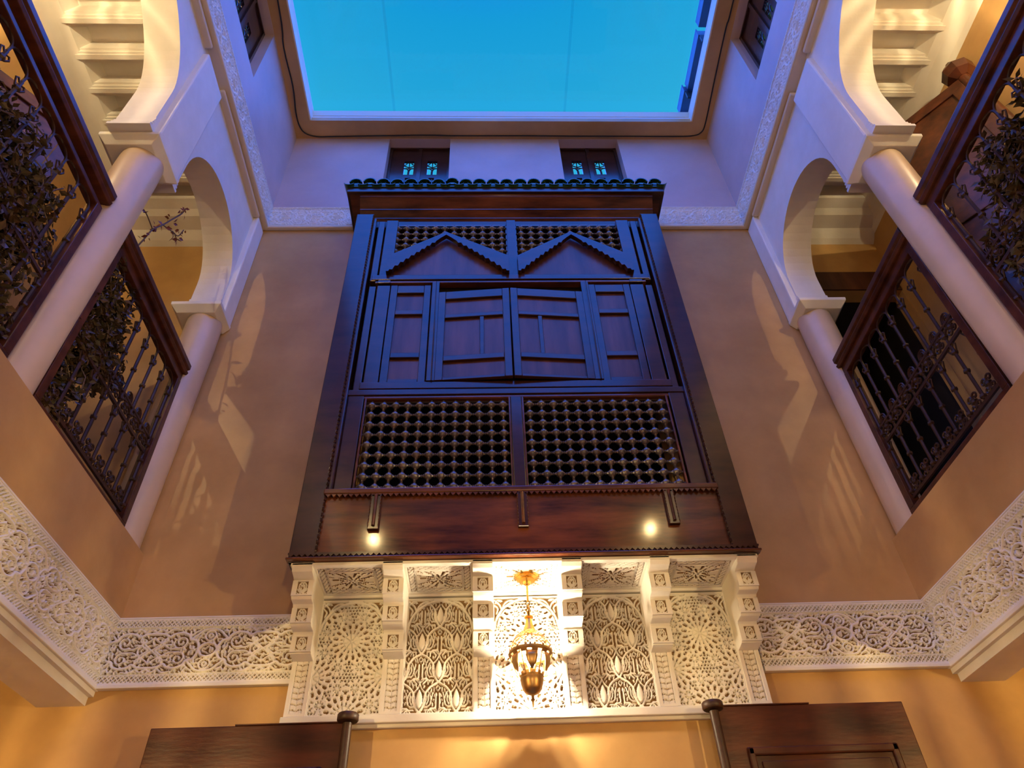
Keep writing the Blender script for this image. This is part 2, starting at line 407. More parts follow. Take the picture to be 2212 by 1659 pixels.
# flat clear roof of three panes over the opening
sky = thing('window_1', 'clear roof of three large panes over the courtyard', 'skylight', (0, -3, 9.55)); sky['kind'] = 'structure'
for a, b in ((-2.4, -1.262), (-1.244, .705), (.723, 2.4)):
    MB().box(a, b, YS+.05, -.08, 9.55, 9.556).build('pane', M_GLASS, sky)
for c in (-1.253, .714):
    MB().box(c-.013, c+.013, YS+.05, -.08, 9.545, 9.56).build('seam', M_SEAM, sky)

# ------------------------------------------------------------------ lower and upper carved friezes
def frieze_tile(period, fh, res, wd):
    R = Relief(period, fh, res)
    sx_, sy = period/.62, fh/.27
    cx, cy = period/2, fh/2
    def both(pts, wdt=None, n=1):
        wdt = wdt or wd
        for mx in (1, -1):
            for my in (1, -1):
                q = [(cx+mx*(x)*sx_, cy+my*(y)*sy) for x, y in pts]
                for sh in (-period, 0, period):
                    R.strap([(x+sh, y) for x, y in q], wdt)
    # lobed cartouche, in quarters
    both(cat([(0, .102), (.05, .100), (.085, .082), (.105, .098), (.15, .106), (.19, .090), (.205, .062), (.235, .055), (.252, .028), (.258, 0)]), wd*1.5)
    # linking ring between cartouches
    both(cat([(.258, 0), (.275, .03), (.31, .042)]), wd*1.4)
    both(cat([(.205, .062), (.235, .09), (.265, .118), (.31, .128)]), wd*1.3)
    both(arc(.31, .085, .03, 0, 2*PI, 14), wd)
    both(arc(.31, .085, .012, 0, 2*PI, 8), wd)
    both(spiral(.155, .050, .040, 1.4, -2.3), wd)
    both(cat([(.155, .012), (.10, .012), (.06, .035), (.02, .06), (0, .08)]), wd)
    both(cat([(0, 0), (.045, .038), (.07, .075)]), wd*1.1)
    both(cat([(.02, 0), (.06, .03), (.10, .035)]), wd*1.1)
    both(spiral(.055, .062, .020, 1.1, .4, -1), wd*.9)
    both(spiral(.222, .018, .016, 1.0, 2.5), wd*.9)
    both(cat([(.0, .112), (.03, .128), (.06, .112), (.09, .13), (.13, .125)]), wd*1.1)
    both(arc(0, .118, .018, 0, PI, 6), wd)
    both(cat([(.20, .13), (.215, .108), (.24, .118)]), wd)
    rnd = random.Random(5)
    for _ in range(5000):
        u, v = rnd.uniform(0, period), rnd.uniform(.004, fh/2)
        i, j = int(u/period*(R.nu-1)), int(v/fh*(R.nv-1))
        k = max(1, int(wd*.62/res))
        if R.H[max(0, i-k):i+k+1, max(0, j-k):j+k+1].max() > -.6: continue
        a = rnd.uniform(0, PI); l = wd*rnd.uniform(.5, 1.3)
        c = cat([(u-l*math.cos(a), v-l*math.sin(a)), (u+.4*l*math.sin(a), v-.4*l*math.cos(a)), (u+l*math.cos(a), v+l*math.sin(a))], 3)
        for sh in (-period, 0, period):
            R.strap([(x+sh, y) for x, y in c], wd*.75); R.strap([(x+sh, fh-y) for x, y in c], wd*.75)
    return R
def frieze(name, parent, tile, L, fh, total, res, O, du, dv, dn, depth, phase=0., gl=-.62, m=M_CARVED):
    R = Relief(L, total, res, 0.0)
    e = (total-fh)/2
    Tn, Tv = tile.nu-1, tile.nv
    u = ((R.U+phase) % tile.w)/tile.w*Tn; v = (R.V-e)/fh*(Tv-1)
    inside = (R.V > e) & (R.V < total-e)
    ui = np.clip(u.astype(int), 0, Tn-1); vi = np.clip(v.astype(int), 0, Tv-1)
    ui2 = np.minimum(ui+1, Tn); vi2 = np.minimum(vi+1, Tv-1); fu, fv = u-ui, np.clip(v-vi, 0, 1)
    TH = tile.H
    val = TH[ui, vi]*(1-fu)*(1-fv)+TH[ui2, vi]*fu*(1-fv)+TH[ui, vi2]*(1-fu)*fv+TH[ui2, vi2]*fu*fv
    R.H = np.where(inside, val, 0.0)
    # fine groove then a lattice band of pierced lozenges
    b0, b1 = e*.18, e*.80
    p = (b1-b0)/1.5
    for base in (0, 1):
        vv = R.V if base == 0 else total-R.V
        q = (vv-b0)
        a = (R.U+q) % p; b = (R.U-q) % p
        hole = (np.minimum(a, p-a) > p*.20) & (np.minimum(b, p-b) > p*.20) & (q > 0) & (q < b1-b0)
        R.H = np.where(hole, -1.0, R.H)
        R.H = np.where(np.abs(vv-e*.90) < res*.6, -.5, R.H)
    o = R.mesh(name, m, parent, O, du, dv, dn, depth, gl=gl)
    return o
tileL = frieze_tile(.62, .255, .0030, .0105)
LZ0, LZ1 = 3.122, 3.492
res = .0031
fr = MB().box(-2.39, 2.39, -.006, .02, LZ0-.002, LZ1+.002).build('trim_7', M_CARVED); struct(fr, 'white carved plaster frieze band along the back wall')
for s in (-1, 1):
    L = 2.38-1.30
    frieze('carved_frieze', fr, tileL, L, .255, LZ1-LZ0, res, (s*1.30, -.031, LZ0), (s, 0, 0), (0, 0, 1), (0, -1, 0), .024, phase=.10)
    MB().box(s*1.30, s*2.38, -.038, 0, LZ0-.022, LZ0).box(s*1.30, s*2.38, -.033, 0, LZ1, LZ1+.012).build('edge_moulding', M_WHITE, fr, bevel=.004)
for s, side in ((-1, 'left'), (1, 'right')):
    fb = MB().box(s*2.387, s*2.40, YS, 0, LZ0, LZ1).build('trim_8' if s < 0 else 'trim_9', M_CARVED); struct(fb, 'white carved plaster frieze band below the %s gallery' % side)
    frieze('carved_frieze', fb, tileL, 2.45, .255, LZ1-LZ0, .0042, (s*2.362, -.022, LZ0), (0, -1, 0), (0, 0, 1), (-s, 0, 0), .024, phase=.33)
    frieze('carved_frieze', fb, tileL, 3.57, .255, LZ1-LZ0, .0085, (s*2.362, -2.472, LZ0), (0, -1, 0), (0, 0, 1), (-s, 0, 0), .024, phase=2.78)
    MB().box(s*2.356, s*2.40, YS, 0, LZ0-.025, LZ0).box(s*2.360, s*2.40, YS, 0, LZ1, LZ1+.012).build('edge_moulding', M_WHITE, fb, bevel=.004)
# upper frieze
UZ0, UZ1 = 7.424, 7.762
tileU = frieze_tile(.50, .25, .0045, .011)
fu_ = MB().box(-2.33, 2.33, -.004, .01, UZ0, UZ1).build('trim_10', M_CARVED); struct(fu_, 'pale carved plaster frieze high on the back wall')
for a, b in ((-2.325, -1.30), (1.25, 2.325)):
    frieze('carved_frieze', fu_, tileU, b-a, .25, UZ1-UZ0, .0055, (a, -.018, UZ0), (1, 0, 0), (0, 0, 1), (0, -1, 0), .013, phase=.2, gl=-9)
MB().box(-2.33, 2.33, -.045, 0, UZ0-.04, UZ0).build('cream_moulding', M_MOULD, fu_, bevel=.012)
for s, side in ((-1, 'left'), (1, 'right')):
    fb = MB().box(s*2.326, s*2.34, YS, 0, UZ0, UZ1).build('trim_11' if s < 0 else 'trim_12', M_CARVED); struct(fb, 'pale carved plaster frieze above the %s arches' % side)
    frieze('carved_frieze', fb, tileU, 2.6, .25, UZ1-UZ0, .0065, (s*2.312, -.018, UZ0), (0, -1, 0), (0, 0, 1), (-s, 0, 0), .013, phase=.05, gl=-9)
    frieze('carved_frieze', fb, tileU, 3.42, .25, UZ1-UZ0, .012, (s*2.312, -2.618, UZ0), (0, -1, 0), (0, 0, 1), (-s, 0, 0), .013, phase=2.65, gl=-9)

# ------------------------------------------------------------------ columns
def column(s, y, label, half=False):
    x = s*2.49
    t = thing('column', label, 'column', (x, y, ZF))
    MB().lathe([(.116, ZF), (.119, 4.3), (.128, 5.0), (.134, 5.7), (.134, 6.02)], (x, y, 0), 40).build('shaft', M_COLUMN, t, smooth=True)
    # impost: grooved block, then a flaring capital block with curved soffits
    mb = MB()
    y0, y1 = (y-.165, y+.165) if not half else (y-.13, -.002)
    y0, y1 = (y-.230, y+.235) if not half else (y-.105, -.002)
    xa, xb = sorted((s*2.375, s*2.630))
    for z0, z1, g in ((6.115, 6.14, .0), (6.105, 6.115, .008), (6.085, 6.105, -.006), (6.075, 6.085, .006), (6.055, 6.075, -.012), (6.045, 6.055, .0), (6.02, 6.045, -.022)):
        mb.box(xa+(g if s < 0 else 0), xb-(g if s > 0 else 0), y0+g, y1-g if not half else y1, z0, z1)
    mb.build('impost', M_WHITE, t)
    hx, hy = .183, .172
    xc, yc = s*2.520, (y-.010 if not half else y)
    n = 9
    cap = MB()
    # flaring block: square top, curved cut underside
    prof = [(hx-.030, 6.022), (hx+.012, 6.022), (hx+.010, 5.992), (hx-.035, 5.935)]
    ring = []
    yb = y+hy if not half else -.004
    for h, z in prof:
        g = h-.010
        ring.append([(xc-h, yc-g, z), (xc+h, yc-g, z), (xc+h, (yc+g) if not half else yb, z), (xc-h, (yc+g) if not half else yb, z)])
    vs = [p for r in ring for p in r]; fs = [(0, 1, 2, 3), (12, 15, 14, 13)]
    for i in range(3):
        for k in range(4): fs.append((i*4+k, i*4+(k+1) % 4, (i+1)*4+(k+1) % 4, (i+1)*4+k))
    cap.add(vs, fs); cap.build('capital', M_WHITE, t, bevel=.004)
    return t
column(-1, -1.515, 'plastered column between the two railings of the left gallery')
column(1, -1.515, 'plastered column between the two railings of the right gallery')
column(-1, -.10, 'plastered column against the back wall at the left gallery', True)
column(1, -.10, 'plastered column against the back wall at the right gallery', True)
column(-1, -4.535, 'plastered column of the left gallery near the south wall')
column(1, -4.535, 'plastered column of the right gallery near the south wall')

# ------------------------------------------------------------------ upper windows with pierced wooden shutters
def upper_window(n, label, ax, a, us, z0, z1, panes, sgn):
    """board in a recess; panes = list of (u0,u1,z0,z1)"""
    b = cells(ax, a, a+sgn*.03, [us[0], us[1]], [z0, z1], panes)
    base = {'y': ((us[0]+us[1])/2, a, z0), 'x': (a, (us[0]+us[1])/2, z0)}[ax]
    t = thing('window_%d' % n, label, 'window', base); t['kind'] = 'structure'
    b.build('shutter_board', M_WOOD, t)
    def P(u, z, d=0): return (u, a+sgn*d, z) if ax == 'y' else (a+sgn*d, u, z)
    # arched frame moulding on the board
    for i in range(0, len(panes)):
        u0, u1, p0, p1 = panes[i]; c = (u0+u1)/2; hw = (u1-u0)/2; hh = (p1-p0)/2; cz = (p0+p1)/2
        mb = MB(); r = .0065
        zc = p0+hh*1.05
        def T(pts): mb.tube([P(u, z, .014) for u, z in pts], r, 5)
        if p1-p0 > .2:
            T([(c, p0), (c, p1)]); T([(u0, zc), (u1, zc)])
            for m in (-1, 1):
                T(cat([(c, p0+hh*.55), (c+m*hw*.35, p0+hh*.95), (c+m*hw, p0+hh*1.02)], 3))
                T(cat([(c, zc+.02), (c+m*hw*.45, zc+hh*.22), (c+m*hw*.95, zc+hh*.35)], 3))
                T(cat([(c+m*hw, zc+hh*.5), (c+m*hw*.55, zc+hh*.62), (c+m*hw*.5, p1)], 3))
                mb.box(*sorted((P(c-.012, 0, .006)[0], P(c+.012, 0, .02)[0])), *sorted((P(c-.012, 0, .006)[1], P(c+.012, 0, .02)[1])), p0, p0+hh*.55) if m == 1 else None
        else:
            T([(c, p0), (c, p1)]); T([(u0, cz), (u1, cz)])
        mb.build('tracery', M_WOOD, t)
        g = MB()
        q = [P(u0, p0, .022), P(u1, p0, .022), P(u1, p1, .022), P(u0, p1, .022), P(u0, p0, .025), P(u1, p0, .025), P(u1, p1, .025), P(u0, p1, .025)]
        g.add(q, [(0,1,2,3),(4,5,6,7),(0,1,5,4),(1,2,6,5),(2,3,7,6),(3,0,4,7)]).build('pane', M_GLASS, t)
    # frame mouldings
    fm = MB(); e = .03
    for (u0, u1, p0, p1) in ((us[0], us[0]+e, z0, z1), (us[1]-e, us[1], z0, z1), (us[0], us[1], z1-e, z1), (us[0], us[1], z0, z0+e), ((us[0]+us[1])/2-.02, (us[0]+us[1])/2+.02, z0, z1)):
        A, B = P(u0, p0, -.018), P(u1, p1, .0); fm.box(A[0], B[0], A[1], B[1], A[2], B[2])
    fm.build('frame', M_WOOD, t)
    return t
def panes_at(c, dz=0):
    r = []
    for m in (-.128, .128):
        r.append((c+m-.053, c+m+.053, 8.615+dz, 8.902+dz))
        r.append((c+m-.03, c+m+.03, 8.50, 8.55))
    return r
upper_window(2, 'dark pierced wooden window high on the back wall, left one', 'y', .125, (-1.288, -.605), 8.18, 9.17, panes_at(-.930), 1)
upper_window(3, 'dark pierced wooden window high on the back wall, right one', 'y', .125, (.620, 1.292), 8.18, 9.17, panes_at(.940, .01), 1)
for n, s, side in ((4, -1, 'left'), (5, 1, 'right')):
    upper_window(n, 'dark pierced wooden window high on the %s wall' % side, 'x', s*2.44, (-1.80, -1.12), 8.18, 9.17, panes_at(-1.46, -.12), s)
for n, s, side in ((6, -1, 'left'), (7, 1, 'right')):
    upper_window(n, 'dark pierced wooden window high on the %s wall toward the south' % side, 'x', s*2.44, (-4.9, -4.22), 8.18, 9.17, panes_at(-4.56, -.12), s)

# ------------------------------------------------------------------ the carved plaster console under the balcony
CX = -.02
PL = [CX + .5*(k-2.5) for k in range(6)]       # pilaster axes
ZT, ZB = 3.625, 2.925
YP = -.030
con = thing('plaster_console', 'white carved plaster bay with brackets under the dark wooden balcony', 'plasterwork', (CX, 0, ZB))
MB().box(-1.335, 1.295, -.010, 0, ZB-.02, ZT-.003).build('backing', M_CARVED, con)
MB().box(-1.34, 1.30, -.055, 0, 2.880, ZB-.002).box(-1.32, 1.28, -.030, 0, 2.862, 2.882).build('ledge', M_WHITE, con, bevel=.005)
def pilaster_relief():
    R = Relief(.112, .335, .0035, 0.0)
    m = (R.U > .022) & (R.U < .090)
    q = np.abs(R.U-.056); ph = ((R.V - .85*(.034-np.clip(q, 0, .034))**1.0*0 - .55*q + 9*q*q) % .030)/.030
    leaf = -.15 - .85*np.clip((ph-.72)/.22, 0, 1)*(ph < .97) - .10*(1-np.clip(q/.034, 0, 1))
    leaf = np.where(q < .0018, -.55, leaf)
    R.H = np.where(m, leaf, 0.0)
    R.H = np.where(m & ((R.U < .026) | (R.U > .086)), -.9, R.H)
    R.H = np.where((R.V < .016) | (R.V > .325), 0, R.H)
    return R
pr_ = pilaster_relief()
for k, x in enumerate(PL):
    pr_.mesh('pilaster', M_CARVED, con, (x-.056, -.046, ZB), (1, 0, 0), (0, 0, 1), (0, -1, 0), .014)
    MB().box(x-.0565, x-.050, -.0465, -.01, ZB, 3.265).box(x+.050, x+.0565, -.0465, -.01, ZB, 3.265).build('pilaster_edge', M_CARVED, con)
# corbels
def palmette(w, h, rs):
    R = Relief(w, h, rs)
    cx = w/2
    for m in (-1, 1):
        R.strap(cat([(cx, h*.10), (cx+m*w*.30, h*.45), (cx+m*w*.32, h*.72), (cx+m*w*.14, h*.93), (cx, h*.88)]), w*.10)
        R.strap(cat([(cx, h*.22), (cx+m*w*.15, h*.50), (cx+m*w*.12, h*.78)]), w*.09)
        R.strap(cat([(cx+m*w*.06, h*.12), (cx+m*w*.30, h*.22), (cx+m*w*.44, h*.42)]), w*.10)
        R.strap(cat([(cx+m*w*.10, h*.03), (cx+m*w*.34, h*.05), (cx+m*w*.48, h*.14)]), w*.09)
    R.strap([(cx, h*.05), (cx, h*.30)], w*.08); R.strap([(cx, h*.55), (cx, h*.80)], w*.05)
    return R
pal = palmette(.060, .075, .0034)
def corbel_prof():
    p = [(0, ZT), (-.405, ZT), (-.405, ZT-.012)]
    p += [(-.402, 3.600), (-.385, 3.580), (-.352, 3.575), (-.335, 3.572)]
    p += [(-.315, 3.566), (-.305, 3.50), (-.312, 3.470), (-.300, 3.458)]       # first tile
    p += [(-.250, 3.455), (-.235, 3.44), (-.222, 3.39), (-.228, 3.350), (-.215, 3.342)]
    p += [(-.150, 3.340), (-.138, 3.33), (-.128, 3.275), (-.132, 3.225), (-.105, 3.222), (-.034, 3.215), (0, 3.215)]
    return p
prof = corbel_prof()
for k, x in enumerate(PL):
    c = MB().prism(prof, 'x', x-.057, x+.057).build('corbel', M_WHITE, con, bevel=.003)
    for (y, z, hh, tilt) in ((-.312, 3.4775, .083, -.10), (-.2330, 3.357, .080, -.13), (-.1365, 3.236, .083, -.10)):
        y -= .008
        MB().box(x-.057, x-.030, y-.0035, y+.012, z-.006, z+hh).box(x+.030, x+.057, y-.0035, y+.012, z-.006, z+hh).box(x-.031, x+.031, y-.0035, y+.012, z-.006, z+.002).box(x-.031, x+.031, y-.0035, y+.012, z+.077, z+hh).build('tile_frame', M_WHITE, c)
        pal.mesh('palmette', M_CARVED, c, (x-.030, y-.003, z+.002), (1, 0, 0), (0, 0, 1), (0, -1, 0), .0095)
# soffit panels
def soffit_relief(w, h):
    R = Relief(w, h, .0042, 0.0)
    # rope border
    for v0, v1, ax in ((.018, .050, 'v'), (h-.050, h-.018, 'v')):
        m = (R.V > v0) & (R.V < v1) & (R.U > .02) & (R.U < w-.02)
        R.H = np.where(m & (((R.U+R.V*1.6) % .036) < .008), -.8, R.H)
        R.H = np.where((np.abs(R.V-v1) < .0025) | (np.abs(R.V-v0) < .0025), np.where((R.U > .02) & (R.U < w-.02), -.7, R.H), R.H)
    for u0, u1 in ((.018, .050), (w-.050, w-.018)):
        m = (R.U > u0) & (R.U < u1) & (R.V > .02) & (R.V < h-.02)
        R.H = np.where(m & (((R.V+R.U*1.6) % .036) < .008), -.8, R.H)
        R.H = np.where((np.abs(R.U-u1) < .0025) | (np.abs(R.U-u0) < .0025), np.where((R.V > .02) & (R.V < h-.02), -.7, R.H), R.H)
    cx, cy = w/2, h/2; ax_, ay = w/2-.066, h/2-.066
    for k in range(16):
        a = 2*PI*(k+.5)/16; f0, f1 = (.30, .62) if k % 2 else (.42, .98)
        sc = 1/max(abs(math.cos(a)), abs(math.sin(a)))
        f1 = f1*min(sc, 1.25)*.9
        p0 = (cx+ax_*f0*math.cos(a), cy+ay*f0*math.sin(a)); p1 = (cx+ax_*f1*math.cos(a), cy+ay*f1*math.sin(a))
        mid = ((p0[0]+p1[0])/2-.10*(p1[1]-p0[1]), (p0[1]+p1[1])/2+.10*(p1[0]-p0[0]))
        R.cut([p0, mid, p1], .0105, -1)
    for k in range(8):
        a = 2*PI*k/8
        R.cut([(cx+ax_*.10*math.cos(a), cy+ay*.10*math.sin(a)), (cx+ax_*.26*math.cos(a), cy+ay*.26*math.sin(a))], .005, -.9)
    for mx in (-1, 1):
        for my in (-1, 1):
            for q in range(3):
                x0, y0 = cx+mx*ax_*(.98-.28*q), cy+my*ay*(.98 if q == 0 else .94)
                R.cut(cat([(x0, y0), (x0-mx*.018, y0-my*.006), (x0-mx*.026, y0-my*.022)], 3), .0065, -1)
            R.cut([(cx+mx*ax_*.98, cy+my*ay*.55), (cx+mx*ax_*.80, cy+my*ay*.42)], .007, -1)
    for a, b in (((-1, -1), (1, -1)), ((1, -1), (1, 1)), ((1, 1), (-1, 1)), ((-1, 1), (-1, -1))):
        R.cut([(cx+a[0]*(ax_+.006), cy+a[1]*(ay+.006)), (cx+b[0]*(ax_+.006), cy+b[1]*(ay+.006))], .004, -.6)
    return R
sf = soffit_relief(.386, .33)
MB().box(-1.335, 1.295, -.40, 0, ZT-.003, ZT).build('soffit_board', M_CARVED, con)
MB().box(-1.335, 1.295, -.405, -.372, ZT-.020, ZT).build('front_lip', M_WHITE, con, bevel=.004)
MB().box(-1.30, 1.26, -.040, 0, 3.592, ZT).build('cove', M_WHITE, con, bevel=.006)
for k in range(5):
    x0 = PL[k]+.057
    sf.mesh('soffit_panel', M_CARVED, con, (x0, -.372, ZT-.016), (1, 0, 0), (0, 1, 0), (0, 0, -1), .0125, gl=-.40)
# wall panels
PW, PH = .388, .655
PRES = .0029
def hole_poly(R, c, r, n, rot=0, star=None, depth=-1):
    W_ = R.win(c[0]-r, c[0]+r, c[1]-r, c[1]+r); U, V = R.U[W_]-c[0], R.V[W_]-c[1]
    if U.size == 0: return
    a = np.arctan2(V, U)-rot; rr = np.hypot(U, V)
    seg = 2*PI/n; t = (a % seg)-seg/2
    if star: lim = r*(star+(1-star)*np.abs(t)/(seg/2))
    else: lim = r*math.cos(seg/2)/np.cos(t)
    R.H[W_] = np.minimum(R.H[W_], depth*np.clip((lim-rr)/R.res+.5, 0, 1))
def spandrel(R, arch_c, arch_r):
    out = (np.hypot(R.U-arch_c[0], R.V-arch_c[1]) > arch_r+.006) & (R.V > arch_c[1]) & (R.V < PH-.008) & (R.U > .008) & (R.U < PW-.008)
    keep = R.H.copy(); R.H = np.where(out, -1.0, R.H); cx = PW/2
    S = Relief(PW, PH, PRES)
    for m in (-1, 1):
        E = lambda x, y: (cx+m*x, y)
        S.strap(cat([E(.045, PH-.040), E(.075, PH-.022), E(.11, PH-.028), E(.135, PH-.06), E(.12, PH-.085)]), .011)
        S.strap(cat([E(.065, PH-.048), E(.09, PH-.038), E(.10, PH-.062)]), .009)
        S.strap(cat([E(.183, PH-.02), E(.155, PH-.045), E(.14, PH-.085)]), .010)
        S.strap(cat([E(.183, PH-.05), E(.165, PH-.07), E(.172, PH-.10)]), .009)
        S.strap(cat([E(.14, PH-.022), E(.165, PH-.018), E(.18, PH-.035)]), .008)
        S.strap(cat([E(.155, PH-.10), E(.172, PH-.125), E(.186, PH-.165)]), .009)
        S.strap([E(.03, PH-.012), E(.03, PH-.03)], .012)
    S.strap([(cx-.028, PH-.018), (cx+.028, PH-.018)], .036)
    R.H = np.where(out, S.H, R.H)
    R.disc((cx, PH-.024), .0095, depth=-1)
    # arch band
    pts = arc(arch_c[0], arch_c[1], arch_r, 0, PI, 36)
    R.strap([(PW-.004, arch_c[1]-.0)]+pts[1:-1]+[(.004, arch_c[1])], .013)
    R.cut([( cx+(arch_r-.0095)*math.cos(t), arch_c[1]+(arch_r-.0095)*math.sin(t)) for t in np.linspace(.05, PI-.05, 36)], .0035, -.9)
    b = (R.U < .006) | (R.U > PW-.006) | (R.V < .006) | (R.V > PH-.006)
    R.H = np.where(b, 0.0, R.H)
def geometric_panel():
    R = Relief(PW, PH, PRES, 0.0); cx = PW/2
    cs = [(cx, .405), (0, .205), (PW, .205), (cx, .005), (0, .605), (PW, .605)]
    # star holes everywhere first
    for gx in np.arange(0, PW, .0185):
        for i, gy in enumerate(np.arange(0, PH, .0185)):
            x = gx+(.00925 if i % 2 else 0)
            if all(math.hypot(x-c[0], gy-c[1]) > .112 for c in cs): hole_poly(R, (x, gy), .0088, 5, gx*40+gy*17, .45)
    fl = []
    for c in cs:
        for k in range(8):
            a = PI/8+k*PI/4; p = (c[0]+.158*math.cos(a), c[1]+.158*math.sin(a))
            if all(math.hypot(p[0]-q[0], p[1]-q[1]) > .07 for q in fl) and all(math.hypot(p[0]-q[0], p[1]-q[1]) > .125 for q in cs): fl.append(p)
    for p in fl:
        R.flat(p, .046, 0.0)
        for k in range(8):
            a = k*PI/4; a2 = a+PI/8
            hole_poly(R, (p[0]+.0195*math.cos(a2), p[1]+.0195*math.sin(a2)), .0062, 3, a2+PI)
            R.cut([(p[0]+.036*math.cos(a2), p[1]+.036*math.sin(a2)), (p[0]+.043*math.cos(a2), p[1]+.043*math.sin(a2))], .006)
        R.cut(arc(p[0], p[1], .0125, 0, 2*PI, 16), .0024, -.8)
    for c in cs:
        R.flat(c, .122, 0.0)
        for k in range(16):
            a = (k+.5)*PI/8; da = PI/8
            P_ = lambda r, t: (c[0]+r*math.cos(t), c[1]+r*math.sin(t))
            R.cut([P_(.084, a+.0), P_(.099, a+.0)], .0150, -1, PRES*.6)      # oblong pockets
            R.cut([P_(.048, a), P_(.056, a)], .0035); R.cut([P_(.057, a), P_(.065, a)], .0070)
            hole_poly(R, P_(.116, a+da/2), .0098, 5, a+da/2, .45)
            if k % 2 == 0: R.cut([P_(.008, a), P_(.040, a)], .0034, -.8)
        R.cut(arc(c[0], c[1], .0435, 0, 2*PI, 30), .0022, -.6)
    spandrel(R, (cx, .455), .186)
    return R
def floral_panel():
    R = Relief(PW, PH, PRES); cx = PW/2
    hx, hy = .1, .158
    cen = []
    for i in range(-2, 6):
        for j in range(-3, 4):
            cen.append((cx+j*hx, .545-i*hy)) if (i+j) % 2 == 0 else None
    for (ox, oy) in cen:
        def S(pts, wd, n=4):
            for m in (-1, 1): R.strap([(ox+m*x, oy+y) for x, y in cat(pts, n)], wd)
        S([(0, -.062), (.040, -.085), (.066, -.118), (.074, -.155), (.080, -.190), (.1, -.222)], .0115)   # main ogive straps
        S([(0, .088), (.012, .062), (.033, .035), (.036, .0), (.022, -.035), (0, -.058)], .0075)           # flame round the drop
        S([(.022, -.030), (.050, -.030), (.064, -.008), (.060, .022), (.050, .045)], .007)
        S([(.040, -.018), (.050, .0), (.044, .022)], .006)
        S([(.030, -.050), (.062, -.052), (.083, -.070)], .0075)
        S([(.010, .112), (.035, .118), (.052, .098)], .007)                                                # fan
        S([(.0, .092), (.020, .108)], .005); S([(.0, .092), (.008, .116)], .004)
        S([(.012, -.093), (0, -.080)], .005); S([(.012, -.093), (0, -.108)], .005)
        S([(.009, -.122), (.011, -.165), (.012, -.195), (.036, -.206)], .0085)
        S([(.028, -.118), (.034, -.15), (.040, -.170)], .0065)
        S([(.052, -.125), (.050, -.155), (.060, -.180)], .006)
        # the drop itself, domed
        W_ = R.win(ox-.03, ox+.03, oy-.05, oy+.07); U, V = R.U[W_]-ox, R.V[W_]-oy
        if U.size:
            yy = (V+.040)/.098
            wd_ = .0225*np.sqrt(np.clip(yy, 0, 1))*np.clip(1-yy, 0, 1)**.85*2.0
            k = np.clip((wd_-np.abs(U))/R.res+.5, 0, 1)*((yy > 0) & (yy < 1))
            dome = .35*np.sqrt(np.clip(1-(U/np.maximum(wd_, 1e-4))**2, 0, 1))
            R.H[W_] = np.maximum(R.H[W_], -1+(1+dome)*k)
    rnd = random.Random(9); U0, V0 = R.nu-1, R.nv-1
    for _ in range(9000):
        u, v = rnd.uniform(0, cx), rnd.uniform(0, PH)
        i, j = int(u/PW*U0), int(v/PH*V0); k = 2
        if R.H[max(0, i-k):i+k+1, max(0, j-k):j+k+1].max() > -.6: continue
        a = PI/2+rnd.uniform(-.5, .5); l = rnd.uniform(.004, .011)
        c = [(u-l*math.cos(a), v-l*math.sin(a)), (u+l*math.cos(a), v+l*math.sin(a))]
        R.strap(c, .0065); R.strap([(PW-x, y) for x, y in c], .0065)
    spandrel(R, (cx, .455), .186)
    return R
gp, fp = geometric_panel(), floral_panel()
for k in range(5):
    x0 = PL[k]+.056
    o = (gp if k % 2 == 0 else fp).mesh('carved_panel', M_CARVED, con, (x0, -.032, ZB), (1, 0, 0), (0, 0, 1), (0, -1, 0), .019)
    o['label'] = 'carved panel of star rosettes' if k % 2 == 0 else 'carved panel of interlaced leaves and drops'

# ------------------------------------------------------------------ the dark wooden balcony
BX = -.025
bal = thing('wooden_balcony', 'dark carved wooden balcony bay with lattices and a green tiled eave', 'balcony', (BX, 0, 3.62))
F = -.42; Z0, Z1 = 3.627, 7.03
xl, xr = -1.353, 1.306
for a, b in ((xl, xl+.035), (xr-.035, xr)):
    MB().box(a, b, -.40, 0, Z0, Z1).build('side_board', M_WOOD, bal)
MB().box(xl, xl+.150, F, F+.05, Z0, Z1).build('front_post', M_WOOD, bal, bevel=.004)
MB().box(xr-.150, xr, F, F+.05, Z0, Z1).build('front_post', M_WOOD, bal, bevel=.004)
il, ir = xl+.150, xr-.150
MB().box(il, ir, F+.010, F+.045, Z0, 4.06).build('apron_board', M_WOODH, bal, bevel=.003)
# toothed mouldings
def teeth(x0, x1, y, z, n, hgt, dep):
    mb = MB(); st = (x1-x0)/n
    for i in range(n):
        a = x0+i*st; mb.add([(a, y, z), (a+st, y, z), (a+st/2, y, z-hgt), (a, y-dep, z), (a+st, y-dep, z), (a+st/2, y-dep, z-hgt)], [(0,1,2),(3,5,4),(0,2,5,3),(1,4,5,2),(0,3,4,1)])
    return mb
MB().box(xl-.008, xr+.008, F-.022, F+.03, Z0+.001, Z0+.014).build('base_moulding', M_WOODH, bal, bevel=.004)
t_ = teeth(xl, xr, F-.002, Z0+.034, 84, .016, .012); t_.box(xl, xr, F-.014, F, Z0+.034, Z0+.044); t_.build('toothed_strip', M_WOOD, bal)
MB().box(il-.012, ir+.012, F-.018, F+.06, 4.062, 4.098).build('sill_rail', M_WOODH, bal, bevel=.006)
t_ = teeth(il, ir, F-.002, 4.060, 70, .022, .012); t_.build('toothed_strip', M_WOODH, bal)
